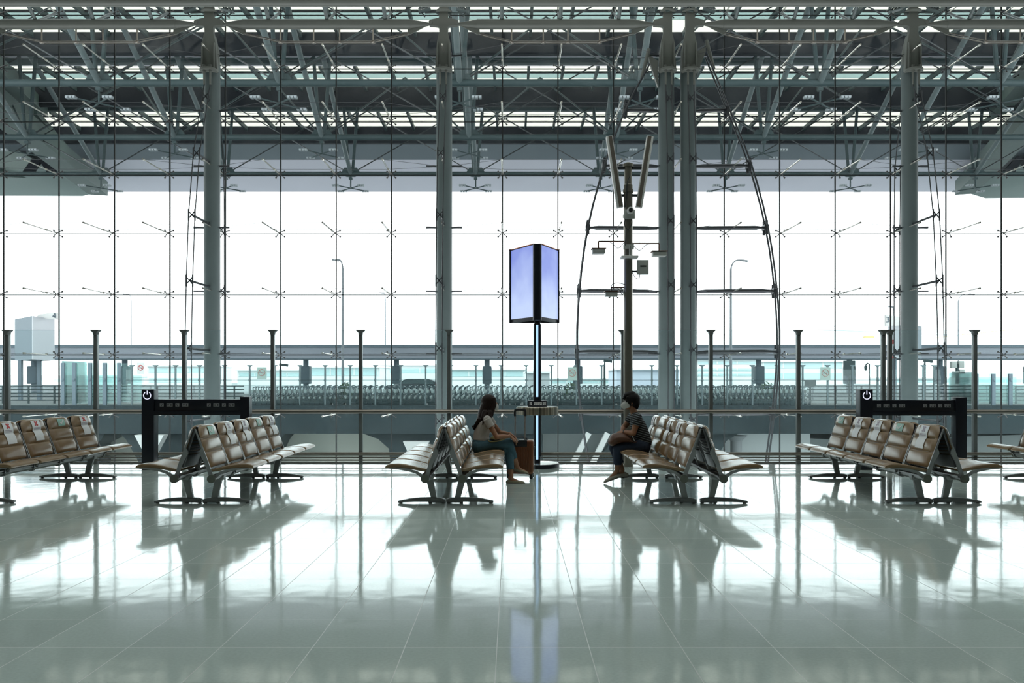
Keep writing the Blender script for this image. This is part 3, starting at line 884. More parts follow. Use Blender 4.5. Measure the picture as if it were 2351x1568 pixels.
# ------------------------------------------------------------------ charging frames
def socket_plate(mb_dark, x, y, z, wide):
    pass
def power_frame(name, label, pxl, pxr, ytop_l, ytop_r, bar_y, sock, sym_px, Z=13.0):
    s = F / Z
    X = lambda p: (p - CX) / s
    H = lambda q: EYE + (HY - q) / s
    x0 = X(pxl[0])
    t = thing(name, label, 'charging station', (0, Z, 0))
    p = MB(); p.box(X(pxl[0]), X(pxl[1]), 0, 0.17, 0, H(ytop_l)); p.obj('tall_post', M_kiosk, t, bevel=0.004)
    p = MB(); p.box(X(pxr[0]), X(pxr[1]), 0, 0.15, 0, H(ytop_r)); p.obj('short_post', M_kiosk, t, bevel=0.004)
    p = MB(); p.box(X(pxl[1]), X(pxr[0]), 0.02, 0.15, H(bar_y[1] - 8), H(bar_y[0])); p.box(X(pxl[1]), X(pxr[0]), 0.0, 0.13, H(bar_y[1]), H(bar_y[1] - 9)); p.obj('socket_bar', M_kiosk, t, bevel=0.003)
    p = MB(); c = Vector((X(sym_px[0]), -0.004, H(sym_px[1]))); r = 8.3 / s
    ring = [c + Vector((r * math.sin(a), 0, -r * math.cos(a))) for a in [-2.55 + 5.1 * k / 24 for k in range(25)]]
    p.sweep(ring, 0.0065, 6); p.tube(c + Vector((0, 0, r * 0.25)), c + Vector((0, 0, r * 1.35)), 0.0065, 6)
    p.obj('power_symbol', glow('power_symbol_light' , (0.70, 0.72, 0.95), 1.1) if 'power_symbol_light' not in bpy.data.materials else bpy.data.materials['power_symbol_light'], t)
    for i, q in enumerate(sock):
        wide = i % 2 == 1
        w = 0.048 if wide else 0.030
        zc_ = H(bar_y[0] + 12.5)
        p = MB(); p.box(X(q) - w, X(q) + w, 0.012, 0.02, zc_ - 0.028, zc_ + 0.028)
        o = p.obj('socket', M_outlet, t)
        h = MB()
        for dx in ([0] if not wide else [-0.022]):
            for a, b in ((-0.010, 0.010), (0.010, 0.010)): h.box(X(q) + dx + a - 0.004, X(q) + dx + a + 0.004, 0.008, 0.012, zc_ + b - 0.007, zc_ + b + 0.007)
            h.box(X(q) + dx - 0.005, X(q) + dx + 0.005, 0.008, 0.012, zc_ - 0.020, zc_ - 0.008)
        if wide:
            h.obj('socket_hole', M_black, o, weld=False); h = MB()
            h.box(X(q) + 0.014, X(q) + 0.034, 0.008, 0.012, zc_ + 0.004, zc_ + 0.016); h.box(X(q) + 0.014, X(q) + 0.034, 0.008, 0.012, zc_ - 0.016, zc_ - 0.004)
        h.obj('usb_port' if wide else 'socket_hole', M_black, o, weld=False)
    return t
power_frame('charging_station', 'black charging frame with power symbol between the first single column and red-cross chairs', (325, 353), (551, 572), 895, 911, (917, 953),
            [370.3, 388.5, 406.3, 424.5, 478.6, 496, 513.3, 530.9], (338, 908))
power_frame('charging_station', 'black charging frame with power symbol behind the faded-cross row of seats', (1975, 2004), (2195, 2220), 894, 912, (919, 954),
            [2019, 2036.5, 2054.5, 2072, 2125.4, 2142.6, 2159.7, 2176.9], (1990, 908))

def fluted():
    m, nt, bb = new_mat('fluted_table_steel')
    tc = nt.nodes.new('ShaderNodeTexCoord'); mp = nt.nodes.new('ShaderNodeMapping'); mp.inputs['Scale'].default_value = (28, 28, 0)
    nt.links.new(tc.outputs['Object'], mp.inputs[0])
    n = nt.nodes.new('ShaderNodeTexNoise'); n.inputs['Scale'].default_value = 1.0; n.inputs['Detail'].default_value = 3
    nt.links.new(mp.outputs[0], n.inputs['Vector'])
    cr = nt.nodes.new('ShaderNodeValToRGB'); cr.color_ramp.elements[0].position = 0.38; cr.color_ramp.elements[0].color = (0.10, 0.09, 0.07, 1)
    cr.color_ramp.elements[1].position = 0.66; cr.color_ramp.elements[1].color = (0.75, 0.68, 0.55, 1)
    nt.links.new(n.outputs['Fac'], cr.inputs[0]); nt.links.new(cr.outputs[0], bb.inputs['Base Color'])
    bb.inputs['Metallic'].default_value = 0.85; bb.inputs['Roughness'].default_value = 0.3
    return m

# ------------------------------------------------------------------ information kiosk with three screens and a round table
KXc, KYc = 0.42, 13.5
sk = F / KYc
t = thing('screen_kiosk', 'tall kiosk with blue screens, glowing strip pole and round steel table', 'kiosk', (KXc, KYc, 0))
KH = lambda y: EYE + (HY - y) / sk
b = MB(); b.lathe([(0.365, 0), (0.365, 0.055), (0.355, 0.062), (0.0, 0.062)], (0, 0, 0), 48); b.obj('base_plate', M_kiosk, t, angle=30)
b = MB(); b.lathe([(0.352, 0.062), (0.352, 0.066)], (0, 0, 0), 48); b.obj('base_cover', M_chrome, t, angle=30)
b = MB(); b.lathe([(0.052, 0.066), (0.052, 0.17), (0.068, 0.175), (0.068, KH(745)), (0.052, KH(743)), (0.052, KH(730))], (0, 0, 0), 32); b.obj('pole', M_kiosk, t, angle=30)
M_strip = glow('pale_blue_light_strip', (0.40, 0.66, 1.0), 1.05)
for a, c in ((KH(911), KH(746)), (KH(1054), KH(952))):
    b = MB(); b.box(-0.018 - 0.005, 0.018 - 0.005, -0.073, -0.060, a, c); b.obj('light_strip', M_strip, t, bevel=0.004)
b = MB(); zt_ = KH(934)
b.lathe([(0.346, zt_ - 0.128), (0.350, zt_ - 0.124), (0.350, zt_ - 0.010), (0.340, zt_)], (0, 0, 0), 64); b.obj('round_table', fluted(), t, angle=30)
b = MB(); b.lathe([(0.338, zt_), (0.338, zt_ + 0.003)], (0, 0, 0), 48); b.obj('table_top', M_white, t)
b = MB(); zb_ = zt_ + 0.003
oc = [(0.168 * math.cos(PI / 8 + k * PI / 4), 0.168 * math.sin(PI / 8 + k * PI / 4)) for k in range(8)]
b.prism(oc, 'z', zb_, zb_ + 0.105); ob = b.obj('socket_box', M_kiosk, t, bevel=0.004)
for an, wide in ((-PI / 2 - 0.16, 0), (-PI / 2 + 0.2, 1), (-PI / 2 - PI / 4, 0), (-PI / 2 + PI / 4, 1)):
    pass
for ang, offs in ((-PI / 2, ((-0.035, 0), (0.035, 1))), (-PI / 4, ((0, 1),)), (-3 * PI / 4, ((0, 0),))):
    n = Vector((math.cos(ang), math.sin(ang), 0)); sdv = Vector((-n.y, n.x, 0))
    for off, wide in offs:
        c = n * 0.156 + sdv * off + Vector((0, 0, zb_ + 0.055))
        q = MB(); q.obox(c, sdv, n, (0, 0, 1), 0.036 if wide else 0.025, 0.003, 0.026)
        o = q.obj('socket', M_white, t)
        h = MB()
        for dx, dz in ((-0.010, 0.010), (0.008, 0.010), (0, -0.012)):
            h.obox(c + n * 0.004 + sdv * dx + Vector((0, 0, dz)), sdv, n, (0, 0, 1), 0.0035, 0.001, 0.006)
        h.obj('socket_hole', M_black, o, weld=False)
# triangular head
A_ = Vector((0.39 - 0.055, -0.33, 0)); 
zt2, zb2 = EYE + (HY - 565) / (F / 13.4), EYE + (HY - 737) / (F / 13.4)
sL_in, sL_out = Vector((-0.075, -0.30, 0)), Vector((-0.468, 0.37, 0))
sR_in, sR_out = Vector((0.055, -0.30, 0)), Vector((0.386, 0.37, 0))
sp_ = MB(); zsp = zt2
sp_.sweep([(-0.01, -0.27, zb2 - 0.0), (-0.01, -0.27, zt2)], [(0.075, 0.075)] * 2, 20); sp_.obj('corner_spine', M_kiosk, t)
M_screen = None
def screen_mat(name, seed):
    m, nt, bb = new_mat(name)
    tc = nt.nodes.new('ShaderNodeTexCoord'); mp = nt.nodes.new('ShaderNodeMapping'); mp.inputs['Location'].default_value = (seed, 0, 0)
    nt.links.new(tc.outputs['Object'], mp.inputs[0])
    n = nt.nodes.new('ShaderNodeTexNoise'); n.inputs['Scale'].default_value = 1.4; n.inputs['Detail'].default_value = 3
    nt.links.new(mp.outputs[0], n.inputs['Vector'])
    sx = nt.nodes.new('ShaderNodeSeparateXYZ'); nt.links.new(tc.outputs['Object'], sx.inputs[0])
    mr = nt.nodes.new('ShaderNodeMapRange'); mr.inputs['From Min'].default_value = zt2; mr.inputs['From Max'].default_value = zb2
    mr.inputs['To Min'].default_value = -0.15; mr.inputs['To Max'].default_value = 0.55
    nt.links.new(sx.outputs[2], mr.inputs['Value'])
    ad = nt.nodes.new('ShaderNodeMath'); ad.operation = 'ADD'; nt.links.new(n.outputs['Fac'], ad.inputs[0]); nt.links.new(mr.outputs[0], ad.inputs[1])
    cr = nt.nodes.new('ShaderNodeValToRGB')
    cr.color_ramp.elements[0].position = 0.35; cr.color_ramp.elements[0].color = (0.145, 0.20, 0.60, 1)
    cr.color_ramp.elements[1].position = 0.95; cr.color_ramp.elements[1].color = (0.42, 0.52, 0.80, 1)
    nt.links.new(ad.outputs[0], cr.inputs[0])
    bb.inputs['Base Color'].default_value = (0.02, 0.02, 0.03, 1); bb.inputs['Roughness'].default_value = 0.3
    nt.links.new(cr.outputs[0], bb.inputs['Emission Color']); bb.inputs['Emission Strength'].default_value = 0.9
    return m
for (a, c, sd) in ((sL_in, sL_out, 0.3), (sR_in, sR_out, 2.1), (sL_out, sR_out, 4.2)):
    d = (c - a).normalized(); n = Vector((d.y, -d.x, 0))
    if n.dot((a + c) / 2 - Vector((-0.02, 0.1, 0))) < 0: n = -n
    mid = (a + c) / 2; L = (c - a).length / 2
    q = MB(); q.obox(mid - n * 0.03 + Vector((0, 0, (zt2 + zb2) / 2)), d, n, (0, 0, 1), L, 0.03, (zt2 - zb2) / 2)
    o = q.obj('display_screen', M_kiosk, t, bevel=0.003)
    q = MB(); q.obox(mid + n * 0.001 + Vector((0, 0, (zt2 + zb2) / 2 + 0.02)), d, n, (0, 0, 1), L - 0.012, 0.002, (zt2 - zb2) / 2 - 0.035)
    q.obj('screen_image', screen_mat('blue_screen_image', sd), o)
    q = MB(); q.obox(mid - n * 0.03 + Vector((0, 0, zt2 + 0.006)), d, n, (0, 0, 1), L + 0.004, 0.033, 0.006)
    q.obj('copper_edge', mat('copper_trim', (0.45, 0.16, 0.08), 0.35, 0.6) if 'copper_trim' not in bpy.data.materials else bpy.data.materials['copper_trim'], o)

# ------------------------------------------------------------------ camera and antenna mast
ZM = 13.55; smm = F / ZM
MX = (1442 - CX) / smm
MH = lambda y: EYE + (HY - y) / smm
MPX = lambda p: (p - CX) / smm
t = thing('equipment_mast', 'round brass-grey steel mast behind the short-haired woman, carrying antennas and cameras', 'mast', (MX, ZM, 0))
M_mast = mat('brass_grey_steel', (0.27, 0.25, 0.21), 0.34, 0.85, 0.15, 2)
MB().lathe([(0.075, 0.0), (0.075, MH(425)), (0.062, MH(423)), (0.062, MH(376)), (0.03, MH(373))], (0, 0, 0), 28).obj('pole', M_mast, t, angle=30)
for y in (1068, 497, 440, 381): 
    MB().lathe([(0.088, 0), (0.088, 0.05)], (0, 0, MH(y) - 0.02), 24).obj('collar', M_mast, t, angle=30)
def mast_item(name, label, cat, mb, m, bevel=0.0, loc=(0, 0, 0)):
    o = mb.obj(name, m, None, (MX, ZM, 0), bevel=bevel)
    return tag(o, label, cat)
for sg, xt, xb_, w in ((-1, 1398, 1423, 'leaning away from the mast towards the kiosk'), (1, 1492, 1466, 'leaning away from the mast towards the paired columns')):
    q = MB()
    a = Vector((MPX(xt) - MX, -0.02, MH(314))); bb = Vector((MPX(xb_) - MX, -0.02, MH(478)))
    d = (a - bb).normalized(); sd = Vector((0, 1, 0)).cross(d)
    q.obox((a + bb) / 2, d, sd, (0, 1, 0), (a - bb).length / 2, 0.055, 0.045)
    o = q.obj('panel_antenna', M_white, None, (MX, ZM, 0), bevel=0.012); tag(o, 'long pale panel antenna %s' % w, 'antenna', 'panel antennas on the mast')
    q = MB(); q.obox((a + bb) / 2 + sd * sg * 0.012 * (-1) + Vector((0, -0.046, 0)), d, sd, (0, 1, 0), (a - bb).length / 2 - 0.01, 0.030, 0.006); q.obj('dark_cover', mat('antenna_cover', (0.14, 0.12, 0.10), 0.5), o)
    q = MB()
    for f in (0.18, 0.56):
        p_ = bb + (a - bb) * f
        q.bar((sg * 0.06, 0.0, p_.z), (p_.x, 0.0, p_.z), 0.03, 0.04); 
    q.obj('mount_arm', M_cable, o)
q = MB(); q.box(-0.085, 0.10, -0.12, -0.075, MH(505), MH(484)); o = mast_item('security_camera', 'grey box camera with a round lens high on the mast', 'camera', q, M_grey, 0.006)
q = MB(); q.lathe([(0.055, 0), (0.055, -0.08), (0.04, -0.085)], (0.015, -0.12, MH(488)), 20, 'y'); l_ = q.obj('lens_hood', M_white, o)
q = MB(); q.lathe([(0.034, 0), (0.034, -0.01)], (0.015, -0.202, MH(488)), 16, 'y'); q.obj('lens', M_black, l_)
def ap(px, py, w, label, armx, army, big=True):
    q = MB(); x = MPX(px) - MX; z = MH(py)
    q.obox((x, 0, z), (1, 0, 0), (0, 1, 0), (0, 0, 1), w, 0.09, 0.035)
    o = q.obj('access_point', M_grey, None, (MX, ZM, 0), bevel=0.012); tag(o, label, 'access point', 'grey boxes hanging from the mast arms')
    q = MB(); q.bar((0.06 * (1 if x > 0 else -1), 0, MH(army)), (x, 0, MH(army)), 0.022, 0.022); q.bar((x, 0, MH(army)), (x, 0, z + 0.03), 0.022, 0.022); q.obox((x, 0, z + 0.045), (1, 0, 0), (0, 1, 0), (0, 0, 1), w + 0.015, 0.10, 0.006)
    q.obj('mount_arm', mat('arm_copper_grey', (0.22, 0.13, 0.10), 0.5, 0.3), o)
    q = MB(); q.sweep(curve_pts([(0.05 * (1 if x > 0 else -1), -0.03, MH(army)), (x * 0.35, -0.03, MH(army) - 0.12), (x * 0.6, -0.02, MH(army) - 0.02), (x * 0.95, -0.02, MH(army) - 0.01)], 5), 0.006, 5); q.obj('lead', M_cable, o)
ap(1374, 578, 0.105, 'grey box hanging from the mast arm nearer the kiosk', 0, 554)
ap(1513, 584, 0.115, 'grey box hanging from the mast arm in front of the paired column', 0, 559)
ap(1403, 676, 0.10, 'low flat grey box on a curved cable arm of the mast', 0, 660)
q = MB(); q.box(MPX(1461) - MX, MPX(1488) - MX, -0.08, 0.0, MH(631), MH(598)); o = mast_item('junction_box', 'pale square junction box clamped beside the mast', 'junction box', q, M_grey, 0.01)
q = MB(); q.box(MPX(1468) - MX, MPX(1482) - MX, -0.086, -0.08, MH(614), MH(611)); q.obj('dark_slot', M_black, o)
q = MB(); q.bar((0.06, -0.03, MH(624)), (MPX(1462) - MX, -0.03, MH(624)), 0.03, 0.03); q.obj('mount_arm', M_cable, o)
q = MB(); q.sweep(curve_pts([(MPX(1468) - MX, -0.04, MH(631)), (MPX(1466) - MX, -0.04, MH(641)), (MPX(1459) - MX, -0.04, MH(639)), (0.06, -0.04, MH(626))], 5), 0.006, 5); q.obj('lead', M_cable, o)
q = MB(); q.obox((0.01, -0.04, MH(592)), (1, 0, 0), (0, 1, 0), (0, 0, 1), 0.14, 0.12, 0.018); o = mast_item('access_point', 'flat pale disc unit wrapped round the middle of the mast', 'access point', q, M_white, 0.008)
q = MB(); q.box(-0.085, 0.085, -0.10, -0.0, MH(573), MH(563)); q.tube((0.01, -0.11, MH(590)), (0.01, -0.11, MH(566)), 0.012, 6); q.tube((0.035, -0.11, MH(590)), (0.035, -0.11, MH(566)), 0.012, 6); q.obj('clamp', M_grey, o)
q = MB(); q.sweep(curve_pts([(0.02, -0.08, MH(407)), (-0.03, -0.085, MH(425)), (-0.04, -0.09, MH(455)), (-0.06, -0.09, MH(478))], 5), 0.009, 5); q.obj('wire', M_cable, t)
q = MB(); q.sweep(curve_pts([(-0.06, -0.09, MH(505)), (-0.07, -0.10, MH(520)), (-0.01, -0.11, MH(530)), (0.05, -0.1, MH(515)), (0.04, -0.1, MH(505))], 5), 0.009, 5); q.obj('wire', M_cable, t)
q = MB(); q.sweep(curve_pts([(-0.05, -0.08, MH(530)), (-0.06, -0.1, MH(560)), (-0.05, -0.09, MH(570))], 5), 0.007, 5); q.obj('wire', M_cable, t)
q = MB(); q.sweep(curve_pts([(MPX(1403) - MX, -0.02, MH(670)), (MPX(1404) - MX, -0.03, MH(655)), (MPX(1416) - MX, -0.04, MH(650)), (-0.06, -0.05, MH(654))], 5), 0.007, 5); q.obj('wire', M_cable, t)

# ------------------------------------------------------------------ suitcase
ZS = 11.92; ss = F / ZS
t = thing('suitcase', 'ribbed copper-brown wheeled suitcase with raised handle at the girl\'s knees', 'suitcase', ((1195 - CX) / ss, ZS, 0), -0.10)
SH = lambda y: EYE + (HY - y) / ss
zb_, zt_ = 0.075, 0.565
hw, hd = 0.195, 0.115
def rrect(hw, hd, r, n=5):
    out = []
    for cxr, cyr, a0 in ((hw - r, hd - r, 0), (-hw + r, hd - r, PI / 2), (-hw + r, -hd + r, PI), (hw - r, -hd + r, 3 * PI / 2)):
        for k in range(n + 1):
            a = a0 + PI / 2 * k / n
            out.append((cxr + r * math.cos(a), cyr + r * math.sin(a)))
    return out
m = MB(); vs = []; prof = [(0.0, 0.86), (0.012, 0.94), (0.035, 1.0), (0.455, 1.0), (0.478, 0.94), (0.490, 0.84)]
rr = rrect(hw, hd, 0.03)
for h, k in prof:
    for x, y in rr:
        vs.append((x * (1 - (1 - k) * 0.35), y * k if abs(y) > 0 else 0, zb_ + h))
n = len(rr)
fs = [(i * n + k, i * n + (k + 1) % n, (i + 1) * n + (k + 1) % n, (i + 1) * n + k) for i in range(5) for k in range(n)] + [tuple(range(n)), tuple(5 * n + k for k in range(n))]
m.add(vs, fs, True); m.obj('shell', M_case, t, angle=50)
for k in range(15):
    x = -0.165 + 0.0236 * k
    top = zt_ - 0.02 - (0.075 if -0.13 < x < 0.10 else 0)
    for sy in (-1, 1):
        q = MB(); q.obox((x, sy * (hd + 0.003), (zb_ + 0.03 + top) / 2), (1, 0, 0), (0, 1, 0), (0, 0, 1), 0.0065, 0.008, (top - zb_ - 0.03) / 2)
        q.obj('rib', M_case, t, bevel=0.002)
q = MB(); q.box(-0.14, 0.105, -hd - 0.006, 0.0, zt_ - 0.092, zt_ + 0.004); q.obj('handle_recess', M_black, t, bevel=0.008)
q = MB(); q.sweep(curve_pts([(-0.11, -0.02, zt_), (-0.08, -0.03, zt_ + 0.035), (0.06, -0.03, zt_ + 0.04), (0.10, -0.02, zt_)], 5), (0.010), 8); q.obj('carry_handle', M_black, t)
for x in (-0.072, 0.072):
    q = MB(); q.tube((x, -0.06, zt_ - 0.09), (x, -0.06, SH(945)), 0.011, 10); q.obj('handle_rod', mat('rod_grey', (0.35, 0.33, 0.32), 0.35, 0.7) if 'rod_grey' not in bpy.data.materials else bpy.data.materials['rod_grey'], t)
q = MB(); q.sweep(curve_pts([(-0.076, -0.06, SH(955)), (-0.076, -0.06, SH(944)), (-0.055, -0.06, SH(940.5)), (0.055, -0.06, SH(940.5)), (0.076, -0.06, SH(944)), (0.076, -0.06, SH(955))], 5), 0.017, 8); q.obj('pull_grip', M_black, t)
q = MB(); q.box(hw - 0.012, hw + 0.004, -0.006, 0.006, zb_ + 0.03, zt_ - 0.03); q.box(-hw + 0.03, hw - 0.03, -0.006, 0.006, zt_ - 0.002, zt_ + 0.003); q.obj('frame_seam', M_chrome, t)
for z in (zb_ + 0.06, zt_ - 0.14):
    q = MB(); q.box(hw - 0.012, hw + 0.014, -0.05, 0.05, z, z + 0.045); q.obj('latch', M_black, t, bevel=0.004)
for sx in (-1, 1):
    for sy in (-1, 1):
        w = MB(); w.prism([(sx * 0.12, zb_ + 0.01), (sx * 0.19, zb_ + 0.01), (sx * 0.185, 0.04), (sx * 0.15, 0.035)], 'y', sy * 0.075 - 0.018, sy * 0.075 + 0.018)
        w = w.obj('wheel_fork', M_black, t, bevel=0.003)
        q = MB(); q.lathe([(0.027, -0.012), (0.027, 0.012)], (sx * 0.162, sy * 0.075, 0.027), 18, 'y'); q.obj('wheel', M_black, w)
q = MB(); q.obox((-0.045, -0.135, zt_ + 0.0), (0.8, 0, -0.5), (0, 1, 0), (0.5, 0, 0.8), 0.026, 0.002, 0.03); q.obj('luggage_tag', M_grey, t)

# ------------------------------------------------------------------ people
def fuse(mb, name, voxel, material, parent=None, smooth=2, inflate=0):
    me = mb.mesh('tmp_' + name, material, 180)
    o = bpy.data.objects.new('tmp', me); COL.objects.link(o)
    md = o.modifiers.new('r', 'REMESH'); md.mode = 'VOXEL'; md.voxel_size = voxel; md.use_smooth_shade = True
    if smooth:
        s = o.modifiers.new('s', 'SMOOTH'); s.iterations = smooth; s.factor = 0.5
    dg = bpy.context.evaluated_depsgraph_get()
    r = bpy.data.meshes.new_from_object(o.evaluated_get(dg))
    r.name = name
    for p in r.polygons: p.use_smooth = True
    r.materials.clear(); r.materials.append(material)
    bpy.data.objects.remove(o, do_unlink=True); bpy.data.meshes.remove(me)
    return link(name, r, parent)
def hand(mb, wrist, direc, normal, thumb_side, curl=0.5, L=0.17, spread=1.0):
    """palm, four unequal bent fingers and a thumb from the side of the palm; normal = back of the hand"""
    d = Vector(direc).normalized(); n = Vector(normal); n = (n - d * n.dot(d)).normalized(); s = d.cross(n) * thumb_side
    w = Vector(wrist)
    pl = L * 0.5
    mb.sweep([w - d * 0.02, w + d * pl * 0.3, w + d * pl * 0.75, w + d * pl], [(0.024, 0.020), (0.034, 0.017), (0.040, 0.015), (0.037, 0.013)], 12, side=s, cap='round')
    for off, ln in ((0.028, 0.90), (0.010, 1.0), (-0.009, 0.94), (-0.027, 0.74)):
        p0 = w + d * (pl * 0.88) + s * off
        seg = L * 0.5 * ln
        c1, c2 = curl * 0.6, curl * 1.5
        d1 = (d * math.cos(c1) - n * math.sin(c1)); d2 = (d * math.cos(c2) - n * math.sin(c2)); d3 = (d * math.cos(c2 * 1.25) - n * math.sin(c2 * 1.25))
        p1 = p0 + d1 * seg * 0.45; p2 = p1 + d2 * seg * 0.32; p3 = p2 + d3 * seg * 0.23
        mb.sweep([p0, p1, p2, p3], [0.0092, 0.0088, 0.0080, 0.0068], 8, cap='round')
    t0 = w + d * pl * 0.25 + s * 0.022
    t1 = t0 + (d * 0.75 + s * 0.55 - n * 0.2).normalized() * 0.036
    t2 = t1 + (d * 0.95 + s * 0.1 - n * 0.35).normalized() * 0.030
    mb.sweep([t0, t1, t2], [0.0125, 0.0105, 0.008], 8, cap='round')
def head(mb, c, f, r=1.0, chin=0.0):
    """head with face turned to +x*f; c = centre of the skull"""
    c = Vector(c)
    mb.ball(c + Vector((-0.008 * f, 0, 0.018)), (0.094 * r, 0.074 * r, 0.094 * r), 20, 14)
    mb.ball(c + Vector((0.030 * f, 0, -0.030)), (0.062 * r, 0.060 * r, 0.080 * r), 18, 12)
    mb.ball(c + Vector((0.052 * f, 0, -0.088)), (0.030 * r, 0.030 * r, 0.022 * r), 12, 8)
    mb.sweep([c + Vector((0.088 * f, 0, 0.012)), c + Vector((0.100 * f, 0, -0.012)), c + Vector((0.111 * f, 0, -0.030)), c + Vector((0.094 * f, 0, -0.040))], [0.008, 0.010, 0.013, 0.010], 8, cap='round')
    for s in (-1, 1):
        mb.sweep([c + Vector((0.083 * f, s * 0.014, 0.026)), c + Vector((0.079 * f, s * 0.038, 0.027))], 0.009, 8, cap='round')   # brows
        mb.ball(c + Vector((-0.004 * f, s * 0.074, -0.012)), (0.016, 0.009, 0.030), 10, 8)                                         # ears
    mb.sweep([c + Vector((0.090 * f, -0.018, -0.064)), c + Vector((0.096 * f, 0, -0.062)), c + Vector((0.090 * f, 0.018, -0.064))], 0.008, 8, cap='round')
def eyes(parent, c, f):
    c = Vector(c)
    for s in (-1, 1):
        q = MB(); q.ball(c + Vector((0.078 * f, s * 0.028, 0.004)), 0.0125, 12, 8); e = q.obj('eye', M_eye, parent)
        q = MB(); q.ball(c + Vector((0.0865 * f, s * 0.028, 0.004)), (0.005, 0.006, 0.006), 10, 6); q.obj('iris', M_hair2, e)
def face_mask(parent, c, f, cone=1.0):
    c = Vector(c); vs = []; fs = []; NR, NC = 9, 13
    for i in range(NR):
        v = i / (NR - 1) * 2 - 1
        for j in range(NC):
            u = j / (NC - 1) * 2 - 1
            a = u * 1.35
            bulge = (1 - u * u) * (1 - v * v * 0.75)
            rx = 0.072 + 0.050 * bulge * cone
            z = -0.052 - v * (0.052 - 0.018 * abs(u)) - 0.010 * (1 - abs(u))
            vs.append(c + Vector((f * (0.010 + rx * math.cos(a)), 0.068 * math.sin(a), z)))
    fs = [(i * NC + j, i * NC + j + 1, (i + 1) * NC + j + 1, (i + 1) * NC + j) for i in range(NR - 1) for j in range(NC - 1)]
    q = MB(); q.add(vs, fs, True); n = len(vs)
    q.add([v - Vector((f * 0.003, 0, 0)) for v in vs], [tuple(reversed(g)) for g in fs], True)
    o = q.obj('face_mask', M_mask, parent)
    q = MB()
    for s in (-1, 1):
        q.sweep([c + Vector((0.03 * f, s * 0.067, -0.035)), c + Vector((-0.002 * f, s * 0.080, -0.002)), c + Vector((-0.012 * f, s * 0.080, -0.014))], 0.0018, 5)
        q.sweep([c + Vector((0.03 * f, s * 0.067, -0.075)), c + Vector((-0.002 * f, s * 0.078, -0.045)), c + Vector((-0.012 * f, s * 0.080, -0.014))], 0.0018, 5)
    q.obj('ear_loop', M_mask, o)
    return o
def shoe(name, heel, toe, up, parent, m, h=0.055, w=0.042, lift=0.0, low=True):
    heel, toe = Vector(heel), Vector(toe); d = toe - heel; u = Vector(up)
    q = MB()
    pts = [heel - d * 0.04, heel + d * 0.12, heel + d * 0.4, heel + d * 0.7, heel + d * 0.92, heel + d * 1.02]
    hs = [h * 0.45, h * 0.62, h * 0.55, h * 0.42, h * 0.32, h * 0.18]
    ws = [w * 0.5, w * 0.72, w * 0.8, w, w * 0.8, w * 0.4]
    pts = [p + u * hh for p, hh in zip(pts, hs)]
    side = d.cross(u).normalized()
    q.sweep(pts, list(zip(ws, hs)), 14, side=side, cap='round')
    o = fuse(q, name, 0.005, m, parent, 1)
    q = MB(); q.sweep([heel - d * 0.05 + u * 0.006, heel + d * 0.1 + u * 0.006, heel + d * 0.4 + u * 0.006, heel + d * 0.7 + u * 0.006, heel + d * 0.95 + u * 0.006, heel + d * 1.04 + u * 0.006],
                      [(w * 0.55, 0.008), (w * 0.78, 0.008), (w * 0.8, 0.008), (w * 1.02, 0.008), (w * 0.85, 0.008), (w * 0.45, 0.008)], 12, side=side)
    q.obj('sole', mat('shoe_sole', (0.12, 0.10, 0.08), 0.8) if 'shoe_sole' not in bpy.data.materials else bpy.data.materials['shoe_sole'], o)
    return o

PY = 11.35
def Q(px, py, dy=0.0):
    return Vector(((px - CX) * PY / F, dy, EYE + (HY - py) * PY / F))

# --- girl facing the kiosk
girl = thing('person', 'seated person with long dark hair, white tee, cropped jeans and mask beside suitcase', 'person', (0, PY, 0))
hc = Q(1124.5, 925.5)
bd = MB()
head(bd, hc, 1, 1.06)
bd.sweep(curve_pts([Q(1113, 962), Q(1117, 953), Q(1120, 941), Q(1122, 930)], 4), [(0.060, 0.075)] * 4 + [(0.047, 0.050)] * 9, 14, side=(1, 0, 0))
shR, shL = Q(1119, 963, -0.155), Q(1121, 962, 0.155)
bd.sweep(curve_pts([Q(1104, 1026), Q(1103, 1008), Q(1107, 990), Q(1112, 974), Q(1117, 961)], 4),
         lerp_list([(0.105, 0.145), (0.078, 0.108), (0.085, 0.118), (0.078, 0.125), (0.050, 0.09)], 4), 18, side=(1, 0, 0), cap='round')
bd.sweep([shR, Q(1119, 961), shL], [0.038, 0.04, 0.038], 12, cap='round')
# arms
wrR, elR = Q(1172, 1001, -0.075), Q(1141, 1001.5, -0.185)
wrL, elL = Q(1172, 997, 0.03), Q(1148, 996, 0.19)
for a, e, w in ((shR, elR, wrR), (shL, elL, wrL)):
    bd.sweep(curve_pts([a, a * 0.45 + e * 0.55, e], 5), lerp_list([0.040, 0.037, 0.033], 5), 12, cap='round')
    bd.sweep(curve_pts([e, e * 0.6 + w * 0.4 + Vector((0, 0, 0.004)), w], 5), lerp_list([0.035, 0.032, 0.022], 5), 12, cap='round')
hand(bd, wrR, (0.72, 0.28, -0.62), (0.62, -0.1, 0.72), 1, 0.45)
hand(bd, wrL, (0.80, -0.25, -0.55), (0.55, 0.1, 0.8), -1, 0.40)
